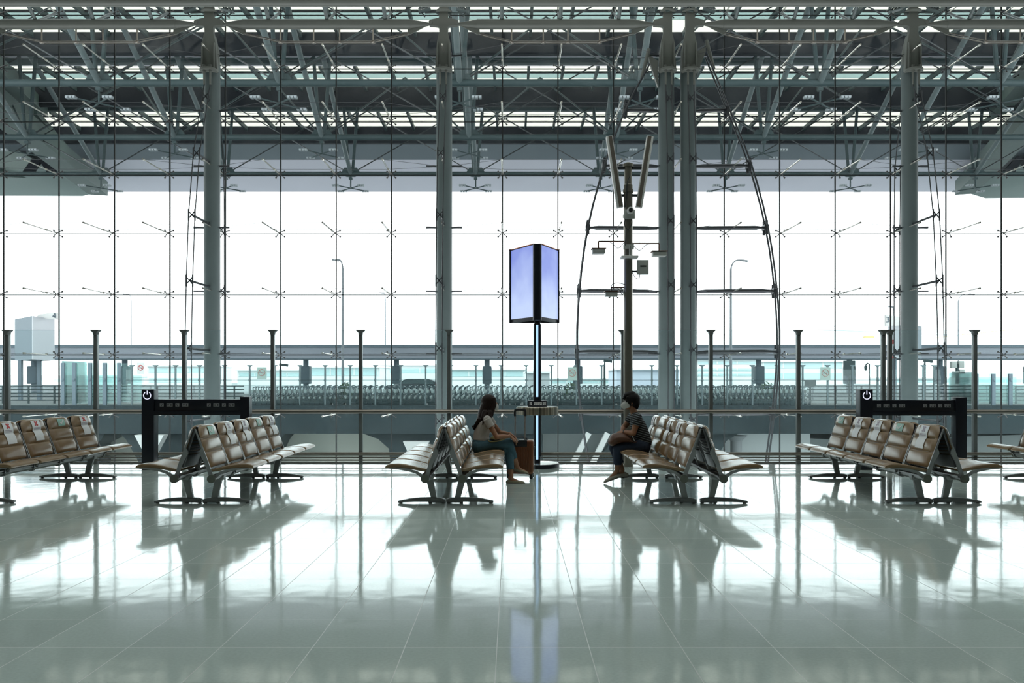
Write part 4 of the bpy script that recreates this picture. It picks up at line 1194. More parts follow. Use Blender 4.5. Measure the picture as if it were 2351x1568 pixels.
# legs
hipR, hipL = Q(1101, 1025, -0.085), Q(1101, 1027, 0.09)
knR, knL = Q(1168, 1017, -0.02), Q(1168, 1035, 0.05)
anR, anL = Q(1188.5, 1077, 0.20), Q(1173.5, 1094, 0.0)
bd.sweep(curve_pts([hipR, (hipR + knR) / 2, knR], 5), lerp_list([0.088, 0.074, 0.056], 5), 14, cap='round')
bd.sweep(curve_pts([hipL, (hipL + knL) / 2, knL], 5), lerp_list([0.088, 0.074, 0.056], 5), 14, cap='round')
bd.sweep(curve_pts([knR, knR * 0.6 + anR * 0.4, anR], 5), lerp_list([0.056, 0.050, 0.030], 5), 14, cap='round')
bd.sweep(curve_pts([knL, knL * 0.6 + anL * 0.4, anL], 5), lerp_list([0.056, 0.052, 0.032], 5), 14, cap='round')
bd.sweep([anL + Vector((-0.012, 0, -0.02)), anL + Vector((0.02, 0, -0.05)), anL + Vector((0.10, 0, -0.078)), anL + Vector((0.17, 0, -0.085))], [0.032, 0.034, 0.026, 0.014], 10, cap='round')
bd.sweep([anR, anR + Vector((0.03, 0.01, -0.035)), anR + Vector((0.09, 0.02, -0.055)), anR + Vector((0.13, 0.02, -0.07))], [0.030, 0.032, 0.025, 0.014], 10, cap='round')
body = fuse(bd, 'body', 0.0045, M_skin, girl, 2)
eyes(girl, hc + Vector((0.004, 0, 0)), 1)
face_mask(girl, hc + Vector((0.006, 0, 0.004)), 1, 0.75)
# tee
tb = MB()
tb.sweep(curve_pts([Q(1105, 1008), Q(1105, 1000), Q(1108, 985), Q(1113, 972), Q(1117, 961.5)], 4),
         lerp_list([(0.114, 0.150), (0.108, 0.143), (0.110, 0.148), (0.104, 0.165), (0.068, 0.135)], 4), 20, side=(1, 0, 0), cap='round')
tb.sweep([shR + Vector((0, 0.012, 0.004)), Q(1118.5, 959), shL + Vector((0, -0.012, 0.004))], [0.060, 0.062, 0.060], 14, cap='round')
for a, e in ((shR, elR), (shL, elL)):
    tb.sweep([a + Vector((0, 0, 0.01)), a + (e - a) * 0.22, a + (e - a) * 0.42], [0.060, 0.057, 0.056], 14, cap='flat')
tb.sweep([Q(1127, 978, -0.03), Q(1125, 985, 0.0), Q(1127, 978, 0.03)], [0.055, 0.05, 0.055], 10, cap='round')
fuse(tb, 't_shirt', 0.006, M_tee, girl, 2)
# jeans
jn = MB()
jn.sweep(curve_pts([Q(1104.5, 1004), Q(1104, 1014), Q(1104.5, 1026)], 4), lerp_list([(0.096, 0.130), (0.116, 0.160), (0.128, 0.175)], 4), 18, side=(1, 0, 0), cap='round')
jn.sweep(curve_pts([hipR, (hipR + knR) / 2 + Vector((0, 0, 0.004)), knR], 5), lerp_list([0.102, 0.084, 0.066], 5), 14, cap='round')
jn.sweep(curve_pts([hipL, (hipL + knL) / 2, knL], 5), lerp_list([0.100, 0.084, 0.066], 5), 14, cap='round')
jn.sweep(curve_pts([knR, knR * 0.75 + anR * 0.25, knR * 0.42 + anR * 0.58], 5), lerp_list([0.066, 0.060, 0.052], 5), 14)
jn.sweep(curve_pts([knL, knL * 0.7 + anL * 0.3, knL * 0.27 + anL * 0.73], 5), lerp_list([0.066, 0.060, 0.054], 5), 14)
fuse(jn, 'jeans', 0.006, M_jeans, girl, 2)
shoe('shoe', anL + Vector((-0.045, 0, -0.100)), anL + Vector((0.185, 0.0, -0.098)), (0, 0, 1), girl, M_shoe, 0.052, 0.042)
shoe('shoe', anR + Vector((-0.035, 0.0, -0.062)), anR + Vector((0.150, 0.02, -0.098)), Vector((0.2, 0, 1)).normalized(), girl, M_shoe, 0.052, 0.040)
# long hair: cap plus locks down the back and one over the chest
hr = MB()
hr.ball(hc + Vector((-0.016, 0, 0.026)), (0.108, 0.090, 0.100), 20, 14)
hr.sweep(curve_pts([hc + Vector((0.055, -0.052, 0.065)), hc + Vector((0.066, -0.072, -0.01)), hc + Vector((0.035, -0.085, -0.10)), Q(1128, 957, -0.10)], 4), [(0.030, 0.020)] * 4 + [(0.034, 0.020)] * 4 + [(0.03, 0.02)] * 4 + [(0.015, 0.012)], 10, side=(1, 0, 0), cap='round')
hr.sweep(curve_pts([hc + Vector((0.055, 0.052, 0.065)), hc + Vector((0.062, 0.072, -0.01)), hc + Vector((0.03, 0.085, -0.10)), Q(1126, 957, 0.10)], 4), [(0.028, 0.020)] * 12 + [(0.015, 0.012)], 10, side=(1, 0, 0), cap='round')
hr.sweep(curve_pts([hc + Vector((-0.02, 0, 0.03)), Q(1117, 935), Q(1110, 950), Q(1102, 964), Q(1095, 975), Q(1088, 984)], 5), lerp_list([(0.088, 0.090), (0.092, 0.098), (0.082, 0.105), (0.050, 0.10), (0.036, 0.075), (0.018, 0.045)], 5), 18, side=(1, 0, 0), cap='round')
for (x0, y0, dy0, x1, y1, dy1, x2, y2, dy2) in ((1124, 945, -0.10, 1122, 958, -0.135, 1117, 971, -0.16), (1127, 945, -0.095, 1127, 955, -0.12, 1123, 967, -0.165), (1112, 945, -0.10, 1106, 962, -0.12, 1092, 982, -0.07), (1108, 950, 0.08, 1100, 968, 0.10, 1086, 984, 0.05),
                                                (1116, 945, -0.1, 1112, 960, -0.15, 1109, 973, -0.165), (1100, 962, -0.10, 1092, 975, -0.1, 1090, 986, -0.06), (1098, 968, 0, 1088, 980, 0.02, 1084, 978, 0.02)):
    hr.sweep(curve_pts([Q(x0, y0, dy0), Q(x1, y1, dy1), Q(x2, y2, dy2)], 6), lerp_list([0.026, 0.020, 0.009], 6), 8, cap='round')
fuse(hr, 'hair', 0.0055, M_hair, girl, 1)
# small belt bag on her lap
q = MB(); q.ball(Q(1139, 1006, -0.02), (0.085, 0.11, 0.042), 18, 12, Matrix.Rotation(-0.12, 3, 'Y'))
o = q.obj('small_bag', M_bagy); o.location = (0, PY, 0); tag(o, 'small olive and black bag on the lap of the long-haired girl', 'bag')
q = MB(); q.sweep(curve_pts([Q(1121, 1009, -0.10), Q(1126, 1012, -0.135), Q(1142, 1011, -0.14), Q(1160, 1006, -0.12)], 5), (0.006, 0.012)[1] * 0.8, 8); q.obj('strap', M_bagy, o)
q = MB(); q.ball(Q(1137, 1008.5, -0.09), (0.075, 0.035, 0.022), 14, 8); q.obj('dark_pocket', M_black, o)

# --- woman facing the girl
wom = thing('person', 'seated person with short black hair, striped tee, dark jeans and mask', 'person', (0, PY, 0))
hc = Q(1448.5, 922)
bd = MB()
head(bd, hc, -1, 1.06)
bd.sweep(curve_pts([Q(1460, 960), Q(1457, 951), Q(1453, 940), Q(1450, 928)], 4), [(0.06, 0.075)] * 4 + [(0.050, 0.052)] * 9, 14, side=(1, 0, 0))
shN, shF = Q(1460, 959, -0.165), Q(1456, 958, 0.165)
bd.sweep(curve_pts([Q(1475, 1024), Q(1471, 1005), Q(1467, 988), Q(1462, 972), Q(1458, 958)], 4),
         lerp_list([(0.100, 0.145), (0.092, 0.13), (0.09, 0.125), (0.082, 0.13), (0.050, 0.09)], 4), 18, side=(1, 0, 0), cap='round')
bd.sweep([shN, Q(1458, 958), shF], [0.040, 0.042, 0.040], 12, cap='round')
elN, wrN = Q(1449, 993, -0.20), Q(1431, 991, -0.07)
elF, wrF = Q(1436, 984, 0.20), Q(1430, 993, 0.06)
for a, e, w in ((shN, elN, wrN), (shF, elF, wrF)):
    bd.sweep(curve_pts([a, a * 0.45 + e * 0.55, e], 5), lerp_list([0.046, 0.044, 0.038], 5), 12, cap='round')
    bd.sweep(curve_pts([e, e * 0.6 + w * 0.4, w], 5), lerp_list([0.040, 0.036, 0.026], 5), 12, cap='round')
hand(bd, wrN, (-0.86, 0.42, -0.10), (-0.2, -0.35, 0.9), -1, 0.5)
hand(bd, wrF, (-0.70, -0.60, 0.0), (-0.4, 0.3, 0.85), 1, 0.5)
hipN, hipF = Q(1470, 1024, -0.09), Q(1470, 1024, 0.09)
knN, knF = Q(1417, 1029, -0.08), Q(1411, 1029, 0.09)
anN, anF = Q(1416.5, 1079, -0.03), Q(1430, 1080, 0.06)
for h_, k_, a_ in ((hipN, knN, anN), (hipF, knF, anF)):
    bd.sweep(curve_pts([h_, (h_ + k_) / 2, k_], 5), lerp_list([0.10, 0.082, 0.058], 5), 14, cap='round')
    bd.sweep(curve_pts([k_, k_ * 0.6 + a_ * 0.4, a_], 5), lerp_list([0.058, 0.054, 0.034], 5), 14, cap='round')
bd.sweep([anN, anN + Vector((-0.03, 0, -0.05)), anN + Vector((-0.10, 0, -0.11))], [0.034, 0.034, 0.022], 10, cap='round')
bd.sweep([anF, anF + Vector((0.0, 0, -0.03)), anF + Vector((-0.09, 0, -0.06))], [0.034, 0.036, 0.022], 10, cap='round')
fuse(bd, 'body', 0.0045, M_skin2, wom, 2)
eyes(wom, hc + Vector((-0.004, 0, 0)), -1)
face_mask(wom, hc + Vector((-0.006, 0, 0.006)), -1, 1.15)
def striped():
    m, nt, bb = new_mat('black_striped_knit')
    g = nt.nodes.new('ShaderNodeTexCoord'); mp = nt.nodes.new('ShaderNodeMapping')
    mp.inputs['Rotation'].default_value = (0, -0.30, 0)
    nt.links.new(g.outputs['Object'], mp.inputs[0])
    s = nt.nodes.new('ShaderNodeSeparateXYZ'); nt.links.new(mp.outputs[0], s.inputs[0])
    a = nt.nodes.new('ShaderNodeMath'); a.operation = 'MULTIPLY'; a.inputs[1].default_value = 1 / 0.030; nt.links.new(s.outputs[2], a.inputs[0])
    f = nt.nodes.new('ShaderNodeMath'); f.operation = 'FRACT'; nt.links.new(a.outputs[0], f.inputs[0])
    l = nt.nodes.new('ShaderNodeMath'); l.operation = 'LESS_THAN'; l.inputs[1].default_value = 0.17; nt.links.new(f.outputs[0], l.inputs[0])
    mx = nt.nodes.new('ShaderNodeMix'); mx.data_type = 'RGBA'; nt.links.new(l.outputs[0], mx.inputs[0])
    mx.inputs[6].default_value = (0.012, 0.013, 0.016, 1); mx.inputs[7].default_value = (0.30, 0.36, 0.38, 1)
    nt.links.new(mx.outputs[2], bb.inputs['Base Color']); bb.inputs['Roughness'].default_value = 0.9
    return m
tb = MB()
tb.sweep(curve_pts([Q(1475, 1014), Q(1472.5, 1002), Q(1468, 987), Q(1463, 972), Q(1458.5, 957.5)], 4),
         lerp_list([(0.128, 0.165), (0.122, 0.160), (0.116, 0.155), (0.106, 0.165), (0.070, 0.135)], 4), 20, side=(1, 0, 0), cap='round')
tb.sweep([shN + Vector((0, 0.012, 0.004)), Q(1458.5, 955.5), shF + Vector((0, -0.012, 0.004))], [0.066, 0.066, 0.066], 14, cap='round')
for a, e in ((shN, elN), (shF, elF)):
    tb.sweep([a + Vector((0, 0, 0.01)), a + (e - a) * 0.22, a + (e - a) * 0.48], [0.068, 0.066, 0.063], 14)
fuse(tb, 't_shirt', 0.006, striped(), wom, 2)
jn = MB()
jn.sweep(curve_pts([Q(1475, 1008), Q(1474, 1016), Q(1472, 1025)], 4), lerp_list([(0.115, 0.155), (0.125, 0.172), (0.132, 0.18)], 4), 18, side=(1, 0, 0), cap='round')
for h_, k_, a_, e_ in ((hipN, knN, anN, 0.68), (hipF, knF, anF, 0.68)):
    jn.sweep(curve_pts([h_, (h_ + k_) / 2, k_], 5), lerp_list([0.112, 0.092, 0.068], 5), 14, cap='round')
    jn.sweep(curve_pts([k_, k_ * 0.7 + a_ * 0.3, k_ * (1 - e_) + a_ * e_], 5), lerp_list([0.068, 0.066, 0.056], 5), 14)
    c_ = k_ * (1 - e_) + a_ * e_; dd = (a_ - k_).normalized()
    jn.sweep([c_ - dd * 0.02, c_ + dd * 0.012], [0.061, 0.061], 14)
fuse(jn, 'jeans', 0.006, M_jeans2, wom, 2)
s1 = shoe('shoe', anN + Vector((0.035, 0, -0.100)), anN + Vector((-0.175, 0, -0.175)), Vector((-0.33, 0, 0.94)).normalized(), wom, M_shoe2, 0.060, 0.044)
s2 = shoe('shoe', anF + Vector((0.06, 0, -0.105)), anF + Vector((-0.16, 0, -0.115)), (0, 0, 1), wom, M_shoe2, 0.068, 0.044)
hr = MB()
hr.ball(hc + Vector((0.016, 0, 0.034)), (0.114, 0.094, 0.100), 20, 14)
hr.ball(hc + Vector((0.055, 0, -0.010)), (0.075, 0.084, 0.092), 18, 12)
hr.sweep(curve_pts([hc + Vector((0.02, 0, 0.10)), hc + Vector((-0.07, 0, 0.088)), hc + Vector((-0.108, 0.0, 0.045))], 4), lerp_list([(0.05, 0.07), (0.035, 0.06), (0.014, 0.045)], 4), 12, side=(0, 0, 1), cap='round')
for s in (-1, 1):
    hr.sweep(curve_pts([hc + Vector((-0.05, s * 0.066, 0.06)), hc + Vector((-0.035, s * 0.080, 0.0)), hc + Vector((-0.012, s * 0.080, -0.055))], 4), lerp_list([(0.030, 0.016), (0.026, 0.014), (0.010, 0.008)], 4), 10, side=(1, 0, 0), cap='round')
hr.sweep(curve_pts([hc + Vector((0.07, 0, -0.03)), hc + Vector((0.075, 0, -0.08)), hc + Vector((0.062, 0, -0.105))], 4), lerp_list([(0.05, 0.07), (0.035, 0.05), (0.012, 0.03)], 4), 12, side=(1, 0, 0), cap='round')
fuse(hr, 'hair', 0.0055, M_hair2, wom, 1)
q = MB(); q.sweep([wrN + Vector((0.004, 0, 0)), wrN + Vector((-0.012, 0.004, 0))], 0.031, 12); q.obj('wristwatch', M_black, wom)
# brown handbag
q = MB()
q.sweep(curve_pts([Q(1405, 1014, -0.03), Q(1413, 1007, -0.03), Q(1428, 1004, -0.03), Q(1444, 1008, -0.03), Q(1453, 1009, -0.03)], 5),
        lerp_list([(0.060, 0.13), (0.080, 0.16), (0.072, 0.17), (0.055, 0.165), (0.030, 0.13)], 5), 20, side=(0, 0, 1), cap='round')
o = fuse(q, 'handbag', 0.006, M_bagb, None, 3); o.location = (0, PY, 0); tag(o, 'soft brown handbag resting on the striped-shirt woman\'s knees', 'handbag')
q = MB(); q.sweep(curve_pts([Q(1436, 1001, -0.17), Q(1444, 1010, -0.205), Q(1452, 1013, -0.205), Q(1457, 1012, -0.17)], 5), 0.008, 8); q.obj('strap', M_bagb, o)
ph = MB(); ph.obox(Q(1448.5, 1004.5, -0.215), (0.42, 0, -0.90), (0, 1, 0), (0.9, 0, 0.42), 0.045, 0.006, 0.016)
o = ph.obj('mobile_phone', M_black, bevel=0.003); o.location = (0, PY, 0); tag(o, 'slim phone with pale edge tucked beside the brown handbag', 'phone')
ph = MB(); ph.obox(Q(1448.9, 1004.4, -0.222), (0.42, 0, -0.90), (0, 1, 0), (0.9, 0, 0.42), 0.038, 0.001, 0.004); ph.obj('pale_edge', M_white, o)

# ------------------------------------------------------------------ outside: roof canopy over the forecourt
CZ, TZ = 16.25, 21.75          # bottom chord level, roof level
XW = 62
roof = bpy.data.objects.new('canopy_roof', None); COL.objects.link(roof); roof.location = (0, 60, TZ); struct(roof)
def rb_(name, m, x0, x1, y0, y1, z0, z1):
    return MB().box(x0, x1, y0 - 60, y1 - 60, z0 - TZ, z1 - TZ).obj(name, m, roof)
for n in range(-2, 3):
    zk = 47.75 + 9 * n
    rb_('girder', M_roofdark, -XW, XW, zk, zk + 0.35, TZ - 1.2, TZ + 0.1)
    if n < 2:
        rb_('roof_panel', M_roofgreen, -XW, XW, zk + 0.35, zk + 4.7, TZ - 0.05, TZ + 0.25)
        rb_('pale_panel', M_rooflav, -XW, XW, zk + 2.6, zk + 3.35, TZ - 0.09, TZ - 0.05)
        rb_('pale_panel', M_rooflav, -XW, XW, zk + 4.25, zk + 4.7, TZ - 0.09, TZ - 0.05)
        rb_('purlin', M_truss, -XW, XW, zk + 3.6, zk + 3.9, TZ - 0.35, TZ - 0.05)
        z0 = zk + 4.7; L = 4.3
        for a, b_, g in ((0, 0.34, G_sky), (0.34, 0.62, G_sky if n == 1 else G_skyteal), (0.62, 1, G_sky)):
            rb_('skylight_pane', g, -XW, XW, z0 + L * a, z0 + L * b_, TZ + 0.10, TZ + 0.13)
        rb_('skylight_bar', M_roofdark, -XW, XW, z0 + L * 0.33, z0 + L * 0.36, TZ, TZ + 0.1)
        rf = MB(); x = -XW
        while x < XW:
            rf.box(x, x + 0.16, z0 - 60, z0 + L - 60, -0.2, 0.1); x += 2.25
        o = rf.obj('rafters', M_truss, roof, weld=False); o['kind'] = 'stuff'
rb_('roof_panel', mat('blue_grey_soffit', (0.13, 0.155, 0.18), 0.7, 0, 0.1, 0.3), -XW, XW, 66.0, 75.0, TZ - 0.05, TZ + 0.25)
rb_('soffit', M_rooflav, -XW, XW, 75.0, 87.9, TZ - 0.04, TZ + 0.3)
# wing shaped ends of the canopy
def wing(poly_px, Z0, Z1, name_label, m):
    c0 = P(sum(p[0] for p in poly_px) / len(poly_px), sum(p[1] for p in poly_px) / len(poly_px), Z1)
    pl = [P(p[0], p[1], Z1) for p in poly_px]
    q = MB(); q.prism([(p.x - c0.x, p.z - c0.z) for p in pl], 'y', Z0 - Z1, 0)
    o = q.obj('canopy_wing', m, None, (c0.x, Z1, c0.z)); tag(o, name_label, 'canopy wing')
    sg = 1 if poly_px[0][0] < CX else -1
    bx = poly_px[0][0] - sg * 232
    for a, b_, c_, d_ in (((55, 398), (80, 398), (100, 368), (76, 368)), ((112, 398), (140, 398), (105, 360), (92, 366))):
        q = MB(); q.prism([((p[0] * sg + (0 if sg > 0 else 2437)) , p[1]) for p in (a, b_, c_, d_)], 'y', 0, 0.3)
        q.v = [Vector(((v.x - CX) * Z0 / F - c0.x, Z0 - Z1 - 0.3 + v.y, EYE + (HY - v.z) * Z0 / F - c0.z)) for v in q.v]
        q.obj('dark_fold', M_roofdark, o)
    return o
M_wing = mat('pale_green_cladding', (0.24, 0.29, 0.27), 0.6, 0, 0.15, 0.2)
w1 = wing([(232, 440), (190, 450), (-250, 449), (-250, 360), (100, 402), (170, 404)], 72, 82, 'folded green-grey canopy end hanging low at the side with the number sign pylon', M_wing)
w2 = wing([(2205, 438), (2262, 455), (2650, 452), (2650, 370), (2330, 402), (2262, 410)], 72, 82, 'folded green-grey canopy end hanging low at the side with the crane', M_wing)
for w, segs in ((w1, [((-120, 150, 44), (226, 432, 80), 1.7), ((-60, 110, 42), (90, 250, 60), 1.1), ((-40, 395, 70), (110, 402, 78), 0.9), ((75, 255, 58), (235, 440, 80), 0.5)]),
                (w2, [((2500, 130, 44), (2215, 430, 80), 1.7), ((2440, 90, 42), (2290, 250, 60), 1.1), ((2390, 255, 58), (2205, 438, 80), 0.5)])):
    for a, b_, wd in segs:
        q = MB(); q.bar(P(*a) - w.location, P(*b_) - w.location, wd, wd * 0.8); q.obj('raking_girder', M_roofgreen, w)

rows_z = [31.7, 40.6, 49.7, 58.6]
rw = ['nearest the glass wall', 'second from the glass wall', 'third from the glass wall', 'farthest out, by the pale soffit']
fl = MB()
fl.tube((0, 0, 0), (0, 0, -0.75), 0.05, 8); fl.box(-0.12, 0.12, -0.12, 0.12, -0.2, -0.05)
fl.bar((-0.9, -0.9, -0.82), (0.9, 0.9, -0.82), 0.06, 0.06); fl.bar((-0.9, 0.9, -0.82), (0.9, -0.9, -0.82), 0.06, 0.06)
flood_me = fl.mesh('lamp_arms', M_truss, weld=False)
fl = MB()
for k in range(3): fl.box(-0.24 + 0.17 * k, -0.11 + 0.17 * k, -0.13, 0.13, -0.05, 0.05)
fl.box(-0.24, 0.24, -0.13, 0.13, 0.04, 0.06)
lamp_me = fl.mesh('lamp_head', mat('pale_lamp_grey', (0.28, 0.31, 0.33), 0.4), weld=False)
tube_mes = {}
def tube_between(name, a, b_, r, parent, m=M_truss, seg=8):
    return MB().tube(a, b_, r, seg).obj(name, m, parent)
pro = {}
proto_lamp = None
for r, z in enumerate(rows_z):
    t = thing('roof_truss', 'long outdoor truss of slate tubes under the canopy, %s' % rw[r], 'truss', (0, z, CZ), 0, 'canopy trusses')
    MB().tube((-XW, 0, 0), (XW, 0, 0), 0.185 if r < 3 else 0.17, 14).obj('bottom_chord', M_truss, t)
    half = z * 1250 / F + 10
    ks = [k for k in range(-7, 8) if abs(-2.62 + 9 * k) < half]
    for k in ks:
        x = -2.62 + 9 * k
        if 'v' not in pro:
            pro['v'] = MB().tube((0.12, 0, 0), (0.55, 0, TZ - CZ - 0.1), 0.11, 8).mesh('strut', M_truss)
            pro['w'] = MB().tube((-0.12, 0, 0), (-0.55, 0, TZ - CZ - 0.1), 0.11, 8).mesh('strut', M_truss)
            pro['d'] = MB().tube((0, 0, 0), (0, -9.0, TZ - CZ - 0.2), 0.155, 10).mesh('diagonal_tube', mat('light_truss_tube', (0.11, 0.14, 0.145), 0.5))
            pro['e'] = MB().tube((0, 0, 0), (0, 4.5, TZ - CZ - 0.2), 0.13, 8).mesh('diagonal_tube', M_truss)
            g = MB(); g.prism([(-0.75, 0.0), (-0.45, 0.45), (0.45, 0.45), (0.75, 0.0), (0.3, -0.2), (-0.3, -0.2)], 'y', -0.06, 0.06)
            pro['g'] = g.mesh('node_plate', M_truss)
            c = MB()
            for sx in (-1, 1):
                c.tube((0, 0, 0), (sx * 4.5, 0, TZ - CZ - 0.3), 0.035, 5)
                c.tube((0, 0, 0), (sx * 4.5, -4.5, TZ - CZ - 0.3), 0.03, 5)
            pro['c'] = None
            pro['c1'] = MB().tube((0, 0, 0), (9, -0.0, TZ - CZ - 0.3), 0.04, 5).mesh('brace_cable', M_cable)
            pro['c2'] = MB().tube((0, 0, 0), (-9, 0.0, TZ - CZ - 0.3), 0.04, 5).mesh('brace_cable', M_cable)
            pro['p1'] = MB().tube((0, 0, 0), (4.5, 4.5, TZ - CZ - 0.2), 0.055, 8).mesh('diagonal_tube', M_truss)
            pro['p2'] = MB().tube((0, 0, 0), (-4.5, 4.5, TZ - CZ - 0.2), 0.055, 8).mesh('diagonal_tube', M_truss)
        for key in ('v', 'w', 'd', 'g', 'c1', 'c2'):
            link(pro[key].name.split('.')[0], pro[key], t, (x, 0, 0))
        if r < 3 and abs(k) < 6:
            for key in ('p1', 'p2'): link('diagonal_tube', pro[key], t, (x, 0, 0))
        if r >= 1 and abs(x) < z * 1185 / F:
            sgn = 'above' 
            if proto_lamp is None:
                f = thing('floodlight_cluster', '', 'floodlight', (x, z, CZ - 0.2))
                link('lamp_arms', flood_me, f)
                for sx in (-1, 1):
                    for sy in (-1, 1): link('lamp_head', lamp_me, f, (sx * 0.9, sy * 0.9, -0.84))
                proto_lamp = f
            else:
                f = copy_tree(proto_lamp); f.location = (x, z, CZ - 0.2)
            f['label'] = 'four-lamp floodlight cross hanging under the canopy truss %s' % rw[r].split(',')[0]
            f['group'] = 'floodlights of the truss %s' % rw[r].split(',')[0]

# ------------------------------------------------------------------ outside: forecourt, road deck and what stands on it
struct(MB().box(-120, 120, 44.3, 330, -0.5, -0.02).obj('street', M_asphalt))
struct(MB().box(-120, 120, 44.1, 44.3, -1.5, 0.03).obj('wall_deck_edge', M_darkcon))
struct(MB().box(-120, 120, ZF, 300, -6.4, -6.0).obj('ground', M_asphalt))
def slab(name, poly, Z0, Z1, label, cat, m, kind=None):
    """massive wall or pier: outline taken at depth Z0, built with real thickness"""
    pl = [P(a, b_, Z0) for a, b_ in poly]
    c = Vector((sum(p.x for p in pl) / len(pl), Z0, min(p.z for p in pl)))
    q = MB(); q.prism([(p.x - c.x, p.z - c.z) for p in pl], 'y', 0, Z1 - Z0)
    o = q.obj(name, m, None, c)
    if kind: o['kind'] = kind
    else: tag(o, label, cat)
    return o
YB = 1175
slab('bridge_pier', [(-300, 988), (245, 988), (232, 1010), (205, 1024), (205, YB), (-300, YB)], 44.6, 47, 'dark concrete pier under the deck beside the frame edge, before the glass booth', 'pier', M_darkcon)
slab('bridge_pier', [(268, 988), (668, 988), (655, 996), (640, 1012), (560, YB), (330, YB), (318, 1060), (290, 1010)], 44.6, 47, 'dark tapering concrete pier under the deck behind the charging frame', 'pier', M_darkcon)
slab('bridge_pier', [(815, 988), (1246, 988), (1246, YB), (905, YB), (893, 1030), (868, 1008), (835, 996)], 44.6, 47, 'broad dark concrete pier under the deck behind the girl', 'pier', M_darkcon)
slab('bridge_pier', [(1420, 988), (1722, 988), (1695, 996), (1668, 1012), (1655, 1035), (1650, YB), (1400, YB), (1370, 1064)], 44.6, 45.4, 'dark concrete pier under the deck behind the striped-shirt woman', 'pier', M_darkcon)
slab('ramp_wall', [(1722, 1020), (1800, 1003), (1960, 1012), (2700, 985), (2700, YB), (1870, YB), (1830, 1062), (1760, 1040)], 47.5, 49, 'sloping grey concrete ramp wall below the deck beyond the faded-cross seats', 'ramp wall', mat('mid_grey_concrete', (0.30, 0.33, 0.33), 0.85, 0, 0.12, 0.4))
slab('low_building', [(150, 985), (1000, 985), (1000, YB), (150, YB)], 47.6, 48.4, 'plain cream building wall seen under the deck beyond the charging frame', 'building', mat('bright_cream_wall', (0.88, 0.88, 0.78), 0.85, 0, 0.05, 0.5))
slab('low_building', [(1100, 985), (1480, 985), (1480, YB), (1100, YB)], 47.6, 48.6, 'pale lilac building front seen under the deck beside the kiosk pole', 'building', M_pale)
slab('low_building', [(1640, 985), (1860, 985), (1860, YB), (1640, YB)], 47.2, 47.45, 'white slatted building front seen under the deck beside the empty seats', 'building', M_pale)
for x0, x1, lab_ in ((308, 376, 'white funnel-shaped pillar under the deck at the charging frame post'), (925, 985, 'white funnel-shaped pillar under the deck behind the girl\'s bench')):
    y0 = 999 if x0 < 500 else 1014
    slab('funnel_pillar', [(x0, y0), (x1, y0), ((x0 + x1) / 2 + 10, y0 + 44), ((x0 + x1) / 2 + 10, YB), ((x0 + x1) / 2 - 10, YB), ((x0 + x1) / 2 - 10, y0 + 44)], 43.0, 43.6, lab_, 'pillar', M_white)
q = MB(); q.sweep([P(1690, 1000, 46.2), P(1690, 1190, 46.2)], 0.32, 16)
q.sweep([P(1690, 1000, 46.2), P(1690, 1012, 46.2)], [0.6, 0.33], 16)
tag(q.obj('round_pillar', M_concrete), 'round concrete pillar under the deck beside the farther paired column', 'pillar')
for a, b_, lab_ in (((1352, 994), (1312, 1066), 'white slanting steel prop under the deck beside the kiosk'), ((1395, 994), (1360, 1064), 'pale slanting ramp stripe under the deck nearer the mast')):
    q = MB(); q.bar(P(a[0], a[1], 43.6), P(b_[0] - 20, b_[1] + 40, 43.6), 0.28, 0.28); tag(q.obj('slanting_prop', M_white), lab_, 'prop')

# outdoor glass screen at the deck edge
ZO = 44.5; so = F / ZO
t = thing('glass_screen', 'outdoor glass screen with slim clamped posts along the road deck edge', 'glass screen', (0, ZO, 0))
po = MB(); ht = EYE + 33 / so
po.box(-0.04, 0.04, -0.05, 0.05, 0, ht - 0.05); po.prism([(-0.16, ht), (0.16, ht), (0.05, ht - 0.1), (-0.05, ht - 0.1)], 'y', -0.06, 0.06)
po.ball((0, -0.06, EYE - 1.5 / so), (0.065, 0.03, 0.08), 8, 6)
post_me = po.mesh('post', mat('slate_post', (0.12, 0.16, 0.17), 0.45, 0.3), weld=False)
pp = [303, 357, 403] + [458 + 57.7 * k for k in range(25)] + [1900, 1957, 2015, 2120, 2145]
for px in pp: link('post', post_me, t, ((px - CX) / so, 0, 0))
MB().box((290 - CX) / so, (2160 - CX) / so, 0.0, 0.02, 0.15, ht - 0.25).obj('glass_pane', G_outer, t)
MB().tube(((290 - CX) / so, -0.06, EYE - 1.5 / so), ((2160 - CX) / so, -0.06, EYE - 1.5 / so), 0.012, 6).obj('tie_rod', M_truss, t)

